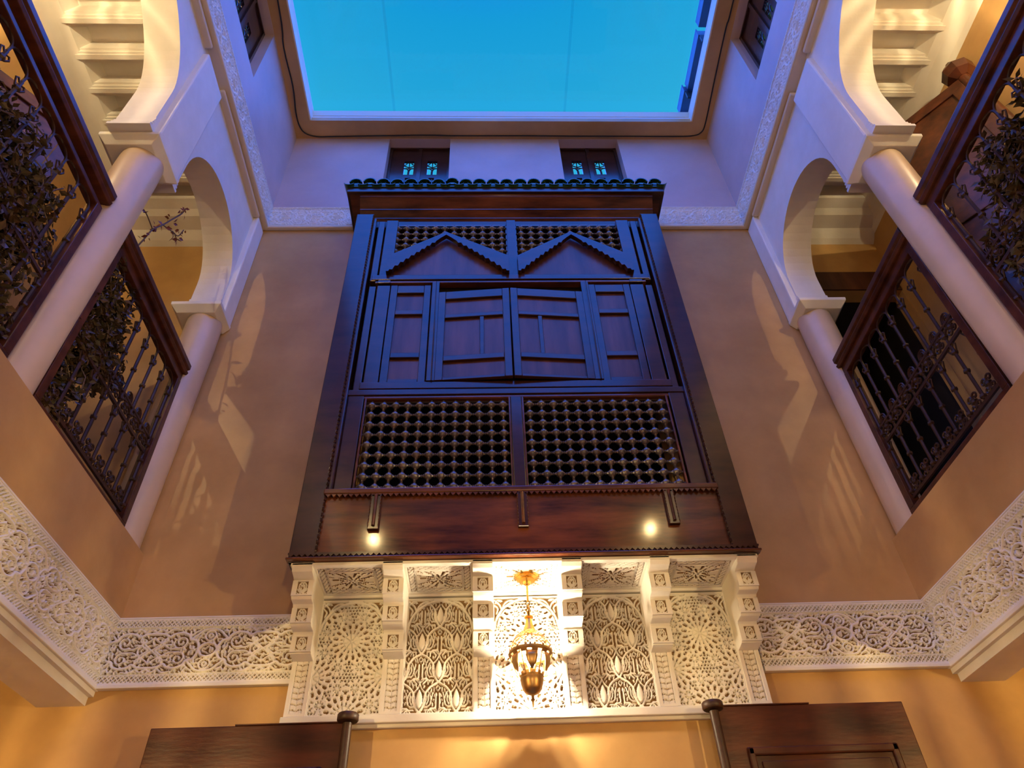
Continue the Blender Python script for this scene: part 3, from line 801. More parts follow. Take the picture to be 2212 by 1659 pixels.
# beaded vertical strips beside the posts
for xs in (il, ir):
    mb = MB()
    for i in range(92):
        z = 3.66+i*.0365; mb.add([(xs-.008, F-.004, z), (xs+.008, F-.004, z), (xs+.008, F-.004, z+.024), (xs-.008, F-.004, z+.024), (xs, F-.018, z+.012)], [(0,1,4),(1,2,4),(2,3,4),(3,0,4),(0,3,2,1)])
    mb.build('beaded_strip', M_WOOD, bal)
for m in (0, 1):
    a, b = (il, il+.028) if m == 0 else (ir-.028, ir)
    MB().box(a, b, F+.004, -.30, 4.098, 6.97).build('reveal_moulding', M_WOOD, bal, bevel=.008)
    a, b = (il+.028, il+.135) if m == 0 else (ir-.135, ir-.028)
    MB().box(a, b, -.385, -.33, 4.098, 4.90).build('inner_stile', M_WOOD, bal, bevel=.005)
    a, b = (il+.045, il+.10) if m == 0 else (ir-.10, ir-.045)
    MB().box(a, b, -.378, -.33, 4.95, 6.08).build('sliding_bar', M_WOOD, bal, bevel=.006)
    MB().box(a-.0, b+.0, -.392, -.33, 6.13, 6.96).build('sliding_bar', M_WOOD, bal, bevel=.006)
    a, b = (il+.112, il+.214) if m == 0 else (ir-.226, ir-.118)
    MB().box(a, b, -.385, -.33, 4.98, 6.08).build('inner_stile', M_WOOD, bal, bevel=.005)
    MB().box(a, b, -.395, -.33, 6.10, 6.97).build('inner_stile', M_WOOD, bal, bevel=.005)
# apron brackets
for x in (-.900, -.031, .855):
    b = MB().box(x-.032, x+.032, F-.014, F+.012, 3.815, 4.055).build('apron_bracket', M_WOOD, bal, bevel=.004)
    MB().tube([(x, F-.018, 3.835), (x, F-.018, 4.05)], .010, 8).build('bead', M_WOODH, b, smooth=True)
    for q in (-.032, .026):
      tb = MB()
      for i in range(10):
        z = 3.83+i*.022
        tb.add([(x+q, F-.014, z), (x+q+.006, F-.014, z), (x+q+.003, F-.022, z+.009), (x+q, F-.014, z+.018), (x+q+.006, F-.014, z+.018)], [(0,1,2),(3,2,4),(0,2,3),(1,4,2)])
      tb.build('notched_edge', M_WOODH, b)
# rails
MB().box(il, ir, -.392, -.33, 4.895, 4.945).build('middle_rail', M_WOOD, bal, bevel=.004)
MB().box(il, ir, -.382, -.33, 4.865, 4.897).build('rail_moulding', M_WOODH, bal, bevel=.010)
MB().box(il+.09, ir-.09, -.388, -.33, 4.955, 5.02).build('shutter_sill', M_WOOD, bal, bevel=.005)
MB().box(-.074, .002, -.390, -.33, 4.098, 4.87).build('mullion', M_WOOD, bal, bevel=.005)
MB().box(il+.06, ir-.06, -.400, -.33, 6.135, 6.195).build('transom', M_WOOD, bal, bevel=.005)
MB().box(il+.09, ir-.09, -.390, -.33, 6.105, 6.128).build('rail_moulding', M_WOODH, bal, bevel=.004)
MB().box(-.042, .036, -.398, -.33, 6.19, 6.97).build('mullion', M_WOOD, bal, bevel=.005)
MB().box(il, ir, -.335, -.285, 6.95, 7.037).build('head_rail', M_WOOD, bal)
# lattice frames mouldings
for a, b in ((-1.062, -.074), (.002, 1.008)):
    fm = MB().box(a, a+.014, -.386, -.35, 4.098, 4.87).box(b-.014, b, -.386, -.35, 4.098, 4.87).box(a, b, -.386, -.35, 4.098, 4.108).build('lattice_bead', M_WOODH, bal, bevel=.003)
# turned lattice
unit = MB()
R0 = .0285
unit.lathe([(.006, -R0*1.02), (R0*.62, -R0*.72), (R0*.97, -R0*.22), (R0*.97, R0*.22), (R0*.62, R0*.72), (.006, R0*1.02)], (0, 0, 0), 8, 'z')
unit.lathe([(.0055, -.0415), (.0105, -.037), (.0055, -.033), (.010, -.028), (.010, .028), (.0055, .033), (.0105, .037), (.0055, .0415)], (0, 0, 0), 6, 'z')
unit.lathe([(.0055, -.0425), (.0105, -.038), (.0055, -.034), (.012, -.026), (.012, .026), (.0055, .034), (.0105, .038), (.0055, .0425)], (0, 0, 0), 6, 'x')
PX, PZ = .0838, .0835
spots_low, spots_up = [], []
for a, b in ((-1.050, -.085), (.014, .996)):
    n = int(round((b-a)/PX)); st = (b-a)/n
    for j in range(9):
        for i in range(n): spots_low.append(((a+(i+.5)*st), -.368, 4.145+j*PZ))
for k, (a, b) in enumerate(((-1.035, -.045), (.040, .990))):
    n = int(round((b-a)/PX)); st = (b-a)/n; apx = (-.560, .505)[k]
    for j in range(9):
        for i in range(n):
            x, z = a+(i+.5)*st, 6.235+j*PZ
            vis = z > 6.72-.70*abs(x-apx)*1.0 or z > 6.72
            if z > 6.72-.86*abs(x-apx): spots_up.append(((x), -.352, z, z > 6.745-.72*abs(x-apx) and z < 6.90))
lat = {}
for nm, (zz0, zz1) in (('low', (4.1, 4.87)), ('up', (6.2, 6.96))):
    mb = MB()
    for a, b in (((-1.062, -.074), (.002, 1.008)) if nm == 'low' else ((-1.05, -.042), (.036, 1.0))):
        mb.box(a, b, -.350, -.340, zz0, zz0+.012).box(a, b, -.350, -.340, zz1-.012, zz1).box(a, a+.008, -.350, -.340, zz0, zz1).box(b-.008, b, -.350, -.340, zz0, zz1)
    lat[nm] = mb.build('lattice', M_BALL, bal)
me0 = unit.build('turned_bead', M_BALL, None, smooth=True)
bpy.data.objects.remove(me0, do_unlink=False) if False else None
unit_mesh = me0.data; bpy.data.objects.remove(me0)
count = 0
def off_of(p):
    o = Vector((0, 0, 0))
    while p is not None: o += p.location; p = p.parent
    return o
rest = []
for x, y, z in spots_low:
    o = bpy.data.objects.new('turned_bead', unit_mesh); col.objects.link(o); o.parent = lat['low']; o.location = Vector((x, y, z))-off_of(lat['low']); count += 1
for x, y, z, v in spots_up:
    if v and count < 300:
        o = bpy.data.objects.new('turned_bead', unit_mesh); col.objects.link(o); o.parent = lat['up']; o.location = Vector((x, y, z))-off_of(lat['up']); count += 1
    else: rest.append((x, y, z))
mb = MB(); uv_ = [tuple(v.co) for v in unit_mesh.vertices]; uf = [tuple(p.vertices) for p in unit_mesh.polygons]
for x, y, z in rest: mb.add([(a+x, b+y, c+z) for a, b, c in uv_], uf)
o = mb.build('turned_beads', M_BALL, lat['up'], smooth=True); o['kind'] = 'stuff'
# pointed arch boards with stepped lower edges
for k, (a, apx, b) in enumerate(((-1.03, -.560, -.040), (.035, .505, .975))):
    up = [(a, 6.395), (apx-.012, 6.722), (apx, 6.735), (apx+.012, 6.722), (b, 6.395)]
    lo = []
    n = 11
    for side in (1, 0):
        seq = range(n) 
        e = b if side else a
        e2 = e-(.02 if side else -.02)
        pts = []
        for i in range(n):
            t0, t1 = i/n, (i+1)/n
            X0, X1 = e2+(apx-e2)*t0, e2+(apx-e2)*t1
            Za, Zb = 6.205+(6.690-6.205)*t0**.95, 6.205+(6.690-6.205)*t1**.95
            if i > n-3: pts += [(X1, Zb)]
            else: pts += [(X0+(X1-X0)*.15, Za+.012), (X0+(X1-X0)*.75, Za+.010), (X1, Zb-.006)]
        pts = [(e, 6.195), (e2, 6.195)]+pts
        lo += pts if side else pts[::-1]
    MB().prism(up+lo, 'y', -.440, -.398).build('arch_board', M_WOOD, bal)
    MB().prism([(a, 6.19), (b, 6.19), (b, 6.30), (apx, 6.715), (a, 6.30)], 'y', -.378, -.370).build('arch_infill', M_WOODP, bal)
# shutter leaves
def leaf(x0, x1, hinge, ang, yb, cols, zs, stile=.05, mull=None, label=None):
    """framed leaf between x0 and x1, rotated about its hinge edge"""
    ca, sa = math.cos(ang), math.sin(ang)
    def xf(v):
        dx, dy = v[0]-hinge, v[1]-yb
        return (hinge+ca*dx-sa*dy, yb+sa*dx+ca*dy, v[2])
    z0, z1 = zs[0], zs[-1]
    fr_ = MB(xf).box(x0, x0+stile, yb-.03, yb, z0, z1).box(x1-stile, x1, yb-.03, yb, z0, z1)
    rails = [(z0, zs[1]), (zs[2], zs[3]), (zs[4], zs[5]), (zs[6], z1)]
    for r0, r1 in rails: fr_.box(x0+stile, x1-stile, yb-.028, yb, r0, r1)
    if mull is not None: fr_.box(mull-.016, mull+.016, yb-.024, yb, zs[3], zs[4])
    part = fr_.build('shutter', M_WOOD, bal, bevel=.004)
    for (p0, p1) in ((zs[1], zs[2]), (zs[3], zs[4]), (zs[5], zs[6])):
        MB(xf).box(x0+stile-.004, x1-stile+.004, yb-.006, yb+.004, p0-.004, p1+.004).build('panel', M_WOODP, part)
    return part
zs = [5.02, 5.06, 5.275, 5.325, 5.745, 5.795, 6.00, 6.095]
zs2 = [5.025, 5.050, 5.215, 5.265, 5.675, 5.715, 5.895, 5.985]
leaf(-.985, -.665, -.985, 0, -.345, 1, zs, .055)
leaf(.590, .928, .900, 0, -.345, 1, zs, .055)
leaf(-.598, -.046, -.598, -.075, -.362, 2, zs2, .055, mull=-.262)
leaf(-.044, .530, .530, .075, -.362, 2, zs2, .055, mull=.175)
for a, b in ((-.657, -.598), (.530, .592)):
    MB().box(a, b, -.395, -.33, 5.02, 6.11).build('shutter_post', M_WOOD, bal, bevel=.004)
    MB().tube([((a+b)/2+.008, -.397, 5.02), ((a+b)/2+.008, -.397, 6.11)], .006, 6).build('post_bead', M_WOOD, bal, smooth=True)
MB().box(xl+.01, xr-.01, -.39, 0, Z0+.004, Z0+.02).build('floor_board', M_WOOD, bal)
MB().box(-1.0, .96, -.312, -.302, 5.0, 6.15).build('shutter_backing', M_DARK, bal)
# eave
ex0, ex1, EY = -1.466, 1.412, -.487
MB().box(ex0, ex1, EY+.012, 0, 7.288, 7.335).build('eave_board', M_WOODH, bal)
MB().box(ex0, ex1, EY, EY+.03, 7.284, 7.352).build('fascia', M_WOOD, bal, bevel=.005)
cov = [(-.16, 7.038), (-.285, 7.038), (-.325, 7.092), (-.330, 7.094), (-.332, 7.104), (-.372, 7.160), (-.378, 7.162), (-.380, 7.172), (-.440, 7.250), (-.456, 7.256), (-.460, 7.288), (-.16, 7.288)]
MB().prism(cov, 'x', xl+.004, xr-.004).build('cornice', M_WOODH, bal)
for a, b in ((xl-.0, xl+.03), (xr-.03, xr+.0)):
    MB().box(a, b, -.28, 0, 7.03, 7.288).build('cornice_end', M_WOODH, bal)
for a in (ex0, ex1-.02):
    MB().box(a, a+.02, EY+.02, 0, 7.284, 7.352).build('fascia', M_WOOD, bal)
n = 23; st = (ex1-ex0-.02)/n
r = .0575
for i in range(n):
    x = ex0+.01+(i+.5)*st; lift = random.uniform(-.004, .006) + (.014 if i in (1, 7, 21) else 0)
    mb = MB(); m = 9
    def ringp(rr, y, z): return [(x+rr*math.cos(PI*k/(m-1)), y, z+rr*math.sin(PI*k/(m-1))) for k in range(m)]
    ya, za, yb, zb = EY-.035, 7.392+lift, 0.0, 7.55+lift
    v = ringp(r, ya, za)+ringp(r-.010, ya, za)+ringp(r*.94, yb, zb)+ringp(r*.94-.010, yb, zb)
    fs = []
    for k in range(m-1):
        fs += [(k, k+1, 2*m+k+1, 2*m+k), (m+k+1, m+k, 3*m+k, 3*m+k+1), (k+1, k, m+k, m+k+1), (2*m+k, 2*m+k+1, 3*m+k+1, 3*m+k)]
    mb.add(v, fs)
    # mortar plug seen inside the barrel
    mb.add([(x, ya+.02, za-.02)]+[(x+.040*math.cos(PI*k/6), ya+.02, za-.02+.030*math.sin(PI*k/6)) for k in range(7)], [(0, k+1, k+2) for k in range(6)])
    mb.build('roof_tile', M_TILE, bal, smooth=True)
for i in range(n+1):
    x = ex0+.01+i*st
    mb = MB(); v = [(x+.045*math.cos(PI+PI*k/6), yy, zz+.026*math.sin(PI+PI*k/6)) for yy, zz in ((EY-.028, 7.385), (0, 7.54)) for k in range(7)]
    v += [(a, b, c+.008) for a, b, c in v]
    fs = [(k, k+1, 7+k+1, 7+k) for k in range(6)]+[(14+k+1, 14+k, 21+k, 21+k+1) for k in range(6)]+[(k+1, k, 14+k, 14+k+1) for k in range(6)]
    mb.add(v, fs).build('pan_tile', M_TILE, bal, smooth=True)
MB().box(ex0, ex1, EY-.012, EY+.03, 7.352, 7.366).build('tile_bed', M_TILE, bal)

# ------------------------------------------------------------------ railings
unit_bars = {}
def tube_obj(mb, name, m, parent): return mb.build(name, m, parent, smooth=True)
def railing(s, y0, y1, label, gap=0):
    """y0 (near the back) > y1"""
    x = s*2.47; L = y0-y1
    t = thing('railing', label, 'railing', (x, (y0+y1)/2, ZF))
    xi = x-s*.045
    # moulded handrail
    prof = [(-.050, 5.275), (.050, 5.275), (.058, 5.30), (.046, 5.318), (.060, 5.335), (.060, 5.375), (.040, 5.402), (-.040, 5.402), (-.060, 5.375), (-.060, 5.335), (-.046, 5.318), (-.058, 5.30)]
    MB().prism([(x+a, b) for a, b in prof], 'y', y1-.012, y0+.012).build('handrail', M_RAILW, t, bevel=.003)
    MB().box(x-.030, x+.030, y1, y0, 5.205-gap*.2, 5.275-gap).build('upper_rail', M_RAILW, t, bevel=.004)
    MB().box(x-.032, x+.032, y1, y0, 3.935, 4.02).build('lower_rail', M_RAILW, t, bevel=.004)
    for ya, yb in ((y0-.055, y0), (y1, y1+.055)):
        MB().box(x-.032, x+.032, ya, yb, 4.02, 5.21).build('post', M_RAILW, t, bevel=.004)
    a, b = y1+.060, y0-.060
    n = max(3, int(round((b-a)/.148))); st = (b-a)/n
    key = round(st, 4)
    if key not in unit_bars:
        q = {}
        def mk(nm, mb):
            o = mb.build(nm, M_IRON, None, smooth=True); me = o.data; bpy.data.objects.remove(o); q[nm] = me
        # a baluster: bar with collars, heart and arch, in its own frame (y across, z up, origin at its foot)
        def bal_mb(z0, zh, zt):
            mb = MB(); r = .0105
            mb.tube([(0, 0, z0), (0, 0, zh)], r, 6)
            for z in (z0+.02, z0+(zh-z0)*.50, zh-.06): mb.lathe([(r, z-.014), (r*1.9, z-.006), (r*1.9, z+.006), (r, z+.014)], (0, 0, 0), 6)
            hp = [(0, 0, zh-.075), (0, .022, zh-.055), (0, .038, zh-.02), (0, .026, zh-.004), (0, .010, zh-.018), (0, 0, zh-.004)]
            mb.tube(hp, .0055, 5); mb.tube([(p[0], -p[1], p[2]) for p in hp], .0055, 5)
            mb.tube([(0, 0, zh), (0, 0, zt-.07)], r*.8, 5)
            for m in (-1, 1):
                mb.tube([(0, m*(st/2)*(1-math.cos(u)), zt-.07+.065*math.sin(u)) for u in np.linspace(0, PI/2, 7)], r*.7, 5)
            return mb
        mk('baluster', bal_mb(.57, 1.10, 1.205))
        mk('lower_baluster', bal_mb(.10, .52, .63))
        def scroll_mb(zc, R_):
            mb = MB()
            for m in (-1, 1):
                for u in (-1, 1):
                    sp_ = [(0, m*(R_*.95+a_), zc+u*(R_*.95)+b_) for a_, b_ in [(R_*(1-.75*k/12)*math.cos(2.6*PI*k/12+PI/2+.0), u*R_*(1-.75*k/12)*math.sin(2.6*PI*k/12+PI/2)*-1) for k in range(13)]]
                    mb.tube(sp_, R_*.24, 5)
            mb.lathe([(.004, zc-.016), (.016, zc-.006), (.016, zc+.006), (.004, zc+.016)], (0, 0, 0), 6)
            return mb
        mk('scroll', scroll_mb(.60, .026)); mk('lower_scroll', scroll_mb(.145, .027))
        def big_spiral():
            mb = MB(); zc = .64
            mb.tube([(0, .040*(1-.8*k/24)*math.cos(k*.62), .66+.050*(1-.8*k/24)*math.sin(k*.62)) for k in range(25)], .006, 5)
            return mb
        mk('spiral', big_spiral())
        unit_bars[key] = q
    q = unit_bars[key]
    for i in range(n+1):
        y = a+i*st
        for nm in ('baluster', 'lower_baluster'):
            o = bpy.data.objects.new(nm, q[nm]); col.objects.link(o); o.parent = t; o.location = Vector((x, y, 4.0))-t.location
        if i < n:
            for nm, dy in (('scroll', 0), ('lower_scroll', 0), ('spiral', 0)):
                o = bpy.data.objects.new(nm, q[nm]); col.objects.link(o); o.parent = t; o.location = Vector((x, y+st/2, 4.0))-t.location
    MB().box(x-.008, x+.008, a-.02, b+.02, 4.515, 4.535).box(x-.008, x+.008, a-.02, b+.02, 4.075, 4.095).box(x-.008, x+.008, a-.02, b+.02, 4.655-.02, 4.650).build('cross_bar', M_IRON, t)
    return t
railing(-1, -.205, -1.385, 'iron and dark wood railing of the left gallery, between column and back wall')
railing(1, -.205, -1.385, 'iron and dark wood railing of the right gallery, between column and back wall')
railing(-1, -1.645, -4.40, 'long railing of the left gallery, near side of the column', .045)
railing(1, -1.645, -4.40, 'long railing of the right gallery, near side of the column')

# ------------------------------------------------------------------ ground floor door leaves
def door(name, label, x0, x1, z, pivot, s, dz=-.012):
    t = thing(name, label, 'door', ((x0+x1)/2, -.1, 0)); t['kind'] = 'structure'
    ya, yb = -.125, -.075
    MB().box(x0, x1, ya, yb, .02, z).build('leaf', M_RAILW, t, bevel=.005)
    f = .115
    for a, b, c, d in ((x0+f, x1-f, z-.245, z-.205), (x0+f, x0+f+.035, .3, z-.205), (x1-f-.035, x1-f, .3, z-.205)):
        MB().box(a, b, ya-.016, ya, c, d).build('panel_moulding', M_RAILW, t, bevel=.008)
    MB().box(x0+f+.06, x1-f-.06, ya-.010, ya, .36, z-.27).build('panel', M_RAILW, t, bevel=.008)
    MB().box(x0, x0+.50*(x1-x0), ya-.004, yb, z, z+.006).build('top_edge', M_RAILW, t) if s > 0 else MB().box(x0+.42*(x1-x0), x1, ya-.004, yb, z, z+.006).build('top_edge', M_RAILW, t)
    po = MB().tube([(pivot, -.150, 0), (pivot, -.150, z+dz)], .024, 14).build('pivot_post', M_IRON, t, smooth=True)
    z += dz
    MB().lathe([(.028, z+.004), (.050, z+.008), (.055, z+.014), (.055, z+.040), (.050, z+.046), (.012, z+.048)], (pivot, -.150, 0), 20).build('finial', M_IRON, t, smooth=True)
    return t
door('door_1', 'dark wooden door leaf folded on the wall at the lower left', -1.962, -.955, 2.862, -.966, -1)
door('door_2', 'dark wooden door leaf folded on the wall at the lower right', .945, 1.950, 2.890, .925, 1, -.032)

# open door leaf with a finial in the right gallery; and its twin on the left
def gallery_door(n, s, label):
    px, py, zt = s*3.40, (-1.72 if s > 0 else -2.15), (6.85 if s > 0 else 6.2)
    t = thing('door_%d' % n, label, 'door', (px, py, ZF)); t['kind'] = 'structure'
    ang = math.atan2(.52, -s*.42)
    ca, sa = math.cos(ang), math.sin(ang)
    def xf(v): return (px+ca*v[0]-sa*v[1], py+sa*v[0]+ca*v[1], v[2])
    Lf = .74
    MB(xf).box(.03, Lf, -.02, .02, ZF+.02, zt).build('leaf', M_RAILW, t, bevel=.004)
    for zz in (zt-.10, 5.6, 4.3): MB(xf).box(.03, Lf, -.035, .035, zz, zz+.10).build('rail', M_RAILW, t, bevel=.006)
    for a in (.03, Lf-.09): MB(xf).box(a, a+.09, -.034, .034, ZF+.02, zt).build('stile', M_RAILW, t, bevel=.006)
    MB().tube([(px, py, ZF), (px, py, zt+.04)], .045, 12).build('pivot_post', M_RAILW, t, smooth=True)
    MB().lathe([(.05, zt+.0), (.105, zt+.04), (.115, zt+.12), (.075, zt+.18), (.035, zt+.195), (.04, zt+.22), (.028, zt+.25)], (px, py, 0), 8).build('finial', M_RAILW, t)
gallery_door(3, 1, 'open dark wooden door with a faceted finial in the right gallery')
gallery_door(4, -1, 'open dark wooden door in the left gallery behind the railing')
# recessed lintel of the dark doorway in the right gallery
MB().box(2.64, 3.49, -.012, .002, 6.45, 6.70).build('door_5', M_WOODP)
struct(bpy.data.objects['door_5'], 'brown lintel over the black doorway at the end of the right gallery')
MB().box(3.44, 3.50, -1.5, -.35, ZF, 6.25).build('door_6', M_DARK)
struct(bpy.data.objects['door_6'], 'black doorway in the outer wall of the right gallery')

# ------------------------------------------------------------------ lantern under the balcony
LX, LY = -.017, -.215
lan = thing('hanging_lantern', 'lit pierced brass lantern hanging on a chain below the balcony', 'lantern', (LX, LY, 2.885))
MB().lathe([(.075, 3.620), (.074, 3.612), (.060, 3.604), (.062, 3.598), (.045, 3.590), (.047, 3.583), (.024, 3.576), (.018, 3.562), (.006, 3.556)], (LX, LY, 0), 32).build('ceiling_rose', M_BRASS, lan, smooth=True)
ch = MB().tube([(LX, LY, 3.56), (LX, LY, 3.455)], .006, 8)
for i in range(3):
    zc = 3.445-i*.020
    a = PI/2*(i % 2)
    ch.tube([(LX+.011*math.cos(u)*math.cos(a), LY+.011*math.cos(u)*math.sin(a), zc+.014*math.sin(u)) for u in np.linspace(0, 2*PI, 11)], .003, 5)
ch.build('chain', M_BRASS, lan, smooth=True)
MB().lathe([(.006, 3.400), (.010, 3.395), (.008, 3.375), (.024, 3.368), (.025, 3.360), (.016, 3.354), (.022, 3.320), (.034, 3.290), (.036, 3.283)], (LX, LY, 0), 20).build('neck', M_BRASS, lan, smooth=True)
def pierced(name, prof, seg, keep, m):
    mb = MB(); vs = []; fs = []
    for r_, h in prof:
        for k in range(seg): vs.append((LX+r_*math.cos(2*PI*k/seg), LY+r_*math.sin(2*PI*k/seg), h))
    for i in range(len(prof)-1):
        for k in range(seg):
            if keep(i, k): fs.append((i*seg+k, i*seg+(k+1) % seg, (i+1)*seg+(k+1) % seg, (i+1)*seg+k))
    mb.add(vs, fs); o = mb.build(name, m, lan)
    sm = o.modifiers.new('thick', 'SOLIDIFY'); sm.thickness = .0022
    return o
dome = [(.034+.084*math.sin(PI/2*t)**1.1, 3.285-.130*t**1.25) for t in np.linspace(0, 1, 17)]
pierced('pierced_dome', dome, 60, lambda i, k: i in (0, 8, 15) or (k+i) % 4 == 0 or (k-i) % 6 == 0, M_BRONZE)
pierced('pierced_collar', [(.118, 3.155), (.112, 3.145), (.105, 3.135)], 60, lambda i, k: i == 0 or k % 5 < 3, M_BRONZE)
for k in range(6):
    a = 2*PI*(k+.5)/6; da = .30
    q = []
    for j, (r_, h, ww) in enumerate(((.104, 3.140, 1.0), (.106, 3.110, 1.0), (.098, 3.075, .75), (.084, 3.048, .2))):
        for u in np.linspace(-1, 1, 5): q.append((LX+r_*math.cos(a+u*da*ww), LY+r_*math.sin(a+u*da*ww), h))
    fs = [(j*5+i, j*5+i+1, (j+1)*5+i+1, (j+1)*5+i) for j in range(3) for i in range(4)]
    o = MB().add(q, fs).build('petal', M_BRONZE, lan, smooth=True)
    o.modifiers.new('thick', 'SOLIDIFY').thickness = .002
for k in range(6):
    a = 2*PI*k/6
    MB().tube([(LX+.110*math.cos(a), LY+.110*math.sin(a), 3.142), (LX+.088*math.cos(a), LY+.088*math.sin(a), 3.08), (LX+.060*math.cos(a), LY+.060*math.sin(a), 3.030)], .0026, 5).build('strut', M_BRONZE, lan)
pierced('crown', [(.066, 3.052), (.064, 3.038), (.060, 3.028)], 48, lambda i, k: i == 1 or k % 4 < 2, M_BRONZE)
MB().lathe([(.060, 3.030), (.062, 3.020), (.058, 2.995), (.054, 2.985), (.052, 2.972), (.040, 2.955), (.020, 2.945), (.008, 2.942), (.007, 2.925), (.012, 2.918), (.006, 2.908), (.004, 2.890), (.002, 2.880)], (LX, LY, 0), 24).build('bowl', M_BRONZE, lan, smooth=True)
MB().lathe([(.004, 3.080), (.014, 3.086), (.022, 3.100), (.022, 3.118), (.012, 3.135), (.004, 3.140)], (LX, LY, 0), 14).build('bulb', M_BULB, lan, smooth=True)
MB().lathe([(.008, 3.02), (.008, 3.08), (.012, 3.085)], (LX, LY, 0), 8).build('bulb_socket', M_BRONZE, lan)
lamp('lantern_light', (LX, LY, 3.112), L_MAIN, .026, (1.0, .80, .52))

# gallery lanterns: slatted, so they throw streaks
def slat_lantern(x, y, z, watts, label, ztop, r=.13, soft=.018, n=26, color=WARM):
    t = thing('slatted_lantern', label, 'lantern', (x, y, z-.16))
    mb = MB()
    rnd = random.Random(int(abs(x*100)+abs(y*10)))
    for k in range(n):
        a = 2*PI*(k+rnd.uniform(-.2, .2))/n; ww = (.16 if n < 40 else (.13 if n < 50 else .24))*2*PI*r/n*rnd.uniform(.3, 1.8)
        c, s_ = math.cos(a), math.sin(a)
        mb.add([(x+r*c-ww*s_, y+r*s_+ww*c, z-.13), (x+r*c+ww*s_, y+r*s_-ww*c, z-.13), (x+r*.8*c+ww*s_, y+r*.8*s_-ww*c, z+.12), (x+r*.8*c-ww*s_, y+r*.8*s_+ww*c, z+.12)], [(0, 1, 2, 3)])
    o = mb.build('slatted_shade', M_BRONZE, t); o.modifiers.new('thick', 'SOLIDIFY').thickness = .003
    MB().lathe([(r*.80, z+.12), (r*.6, z+.16), (.02, z+.20)], (x, y, 0), 16).build('cap', M_BRONZE, t, smooth=True)
    MB().lathe([(.01, z-.16), (r*.7, z-.14), (r, z-.13)], (x, y, 0), 16).build('base', M_BRONZE, t, smooth=True)
    MB().tube([(x, y, z+.19), (x, y, ztop)], .006, 6).build('rod', M_BRONZE, t)
    lamp('lantern_light', (x, y, z), watts, soft, color)
slat_lantern(-3.25, -2.75, 6.72, L_GAL, 'slatted brass lantern hanging in the left upper gallery', 7.31, n=44, soft=.008, color=(1.0, .78, .42))
slat_lantern(3.25, -2.75, 6.72, L_GAL, 'slatted brass lantern hanging in the right upper gallery', 7.31, n=44, soft=.008, color=(1.0, .78, .42))
slat_lantern(-2.88, -3.5, 2.82, L_GROUND, 'slatted brass lantern in the left ground floor gallery', 3.34, n=56, soft=.004)
slat_lantern(2.88, -3.5, 2.82, L_GROUND, 'slatted brass lantern in the right ground floor gallery', 3.34, n=56, soft=.004)
slat_lantern(.15, -5.3, 2.75, L_COURT_FILL, 'slatted brass fill lantern added out of view at the south end of the courtyard', 9.17, r=.2, soft=.12, color=(1.0, .78, .46))  # unseen lamp added to light friezes and console evenly from the front
for s, nm in ((-1, 'left'), (1, 'right')):
    x, y, z = (-1.81, -5.55, 6.86) if s < 0 else (2.08, -5.55, 6.95)
    slat_lantern(x, y, z, L_OPP, 'slatted brass wall lantern on the south wall, %s one' % nm, z+.3, r=.11, soft=.018)
    MB().tube([(x, y, z+.3), (x, YS, z+.3)], .01, 6).build('bracket_arm', M_BRONZE, None)
    b_ = bpy.data.objects[-1] if False else col.objects[-1]
    tag(b_, 'iron bracket arm holding the %s south wall lantern' % nm, 'bracket')

# ------------------------------------------------------------------ cable under the roof rim
cab = [(-2.215, -3.4, 9.163), (-2.225, -1.45, 9.163), (-2.262, -1.0, 9.163), (-2.250, -.6, 9.163), (-2.275, -.32, 9.163), (-2.268, -.16, 9.163), (-2.22, -.07, 9.163), (-2.10, -.028, 9.163), (-1.9, -.030, 9.162), (-1.4, -.04, 9.163), (-.9, -.050, 9.163), (-.463, -.042, 9.163), (.1, -.044, 9.163), (.586, -.043, 9.163), (1.3, -.042, 9.163), (1.95, -.040, 9.163), (2.16, -.05, 9.163), (2.245, -.09, 9.163), (2.272, -.20, 9.163), (2.265, -.6, 9.163), (2.258, -1.22, 9.163), (2.270, -1.5, 9.163), (2.26, -3.4, 9.163)]
cb = MB().tube(cat(cab, 4), .0075, 6).build('electric_cable', M_CABLE, None, smooth=True)
tag(cb, 'thin black cable run round the top of the walls under the roof', 'cable')
# dark panels on the roof's right edge
for i, (x0, ya, yb, ww, lb) in enumerate(((2.085, -.37, -.085, .12, 'short dark blue panel at the corner of the roof opening'), (2.118, -.99, -.382, .11, 'long dark blue panel on the right edge of the roof opening'), (2.10, -2.2, -1.068, .12, 'dark blue panel cut off by the top of the picture, right roof edge'))):
    t = MB().box(x0, x0+ww, ya, yb, 9.60, 9.72).build('roof_panel', M_BLUEB, None, bevel=.004)
    tag(t, lb, 'roof panel')
    MB().box(x0, x0+.012, ya, yb, 9.72, 9.76).build('panel_lip', M_BLUEB, t)
    t2 = MB().box(x0+.01, x0+ww, ya, ya+.02, 9.45, 9.60).build('panel_bracket', M_CABLE, t)

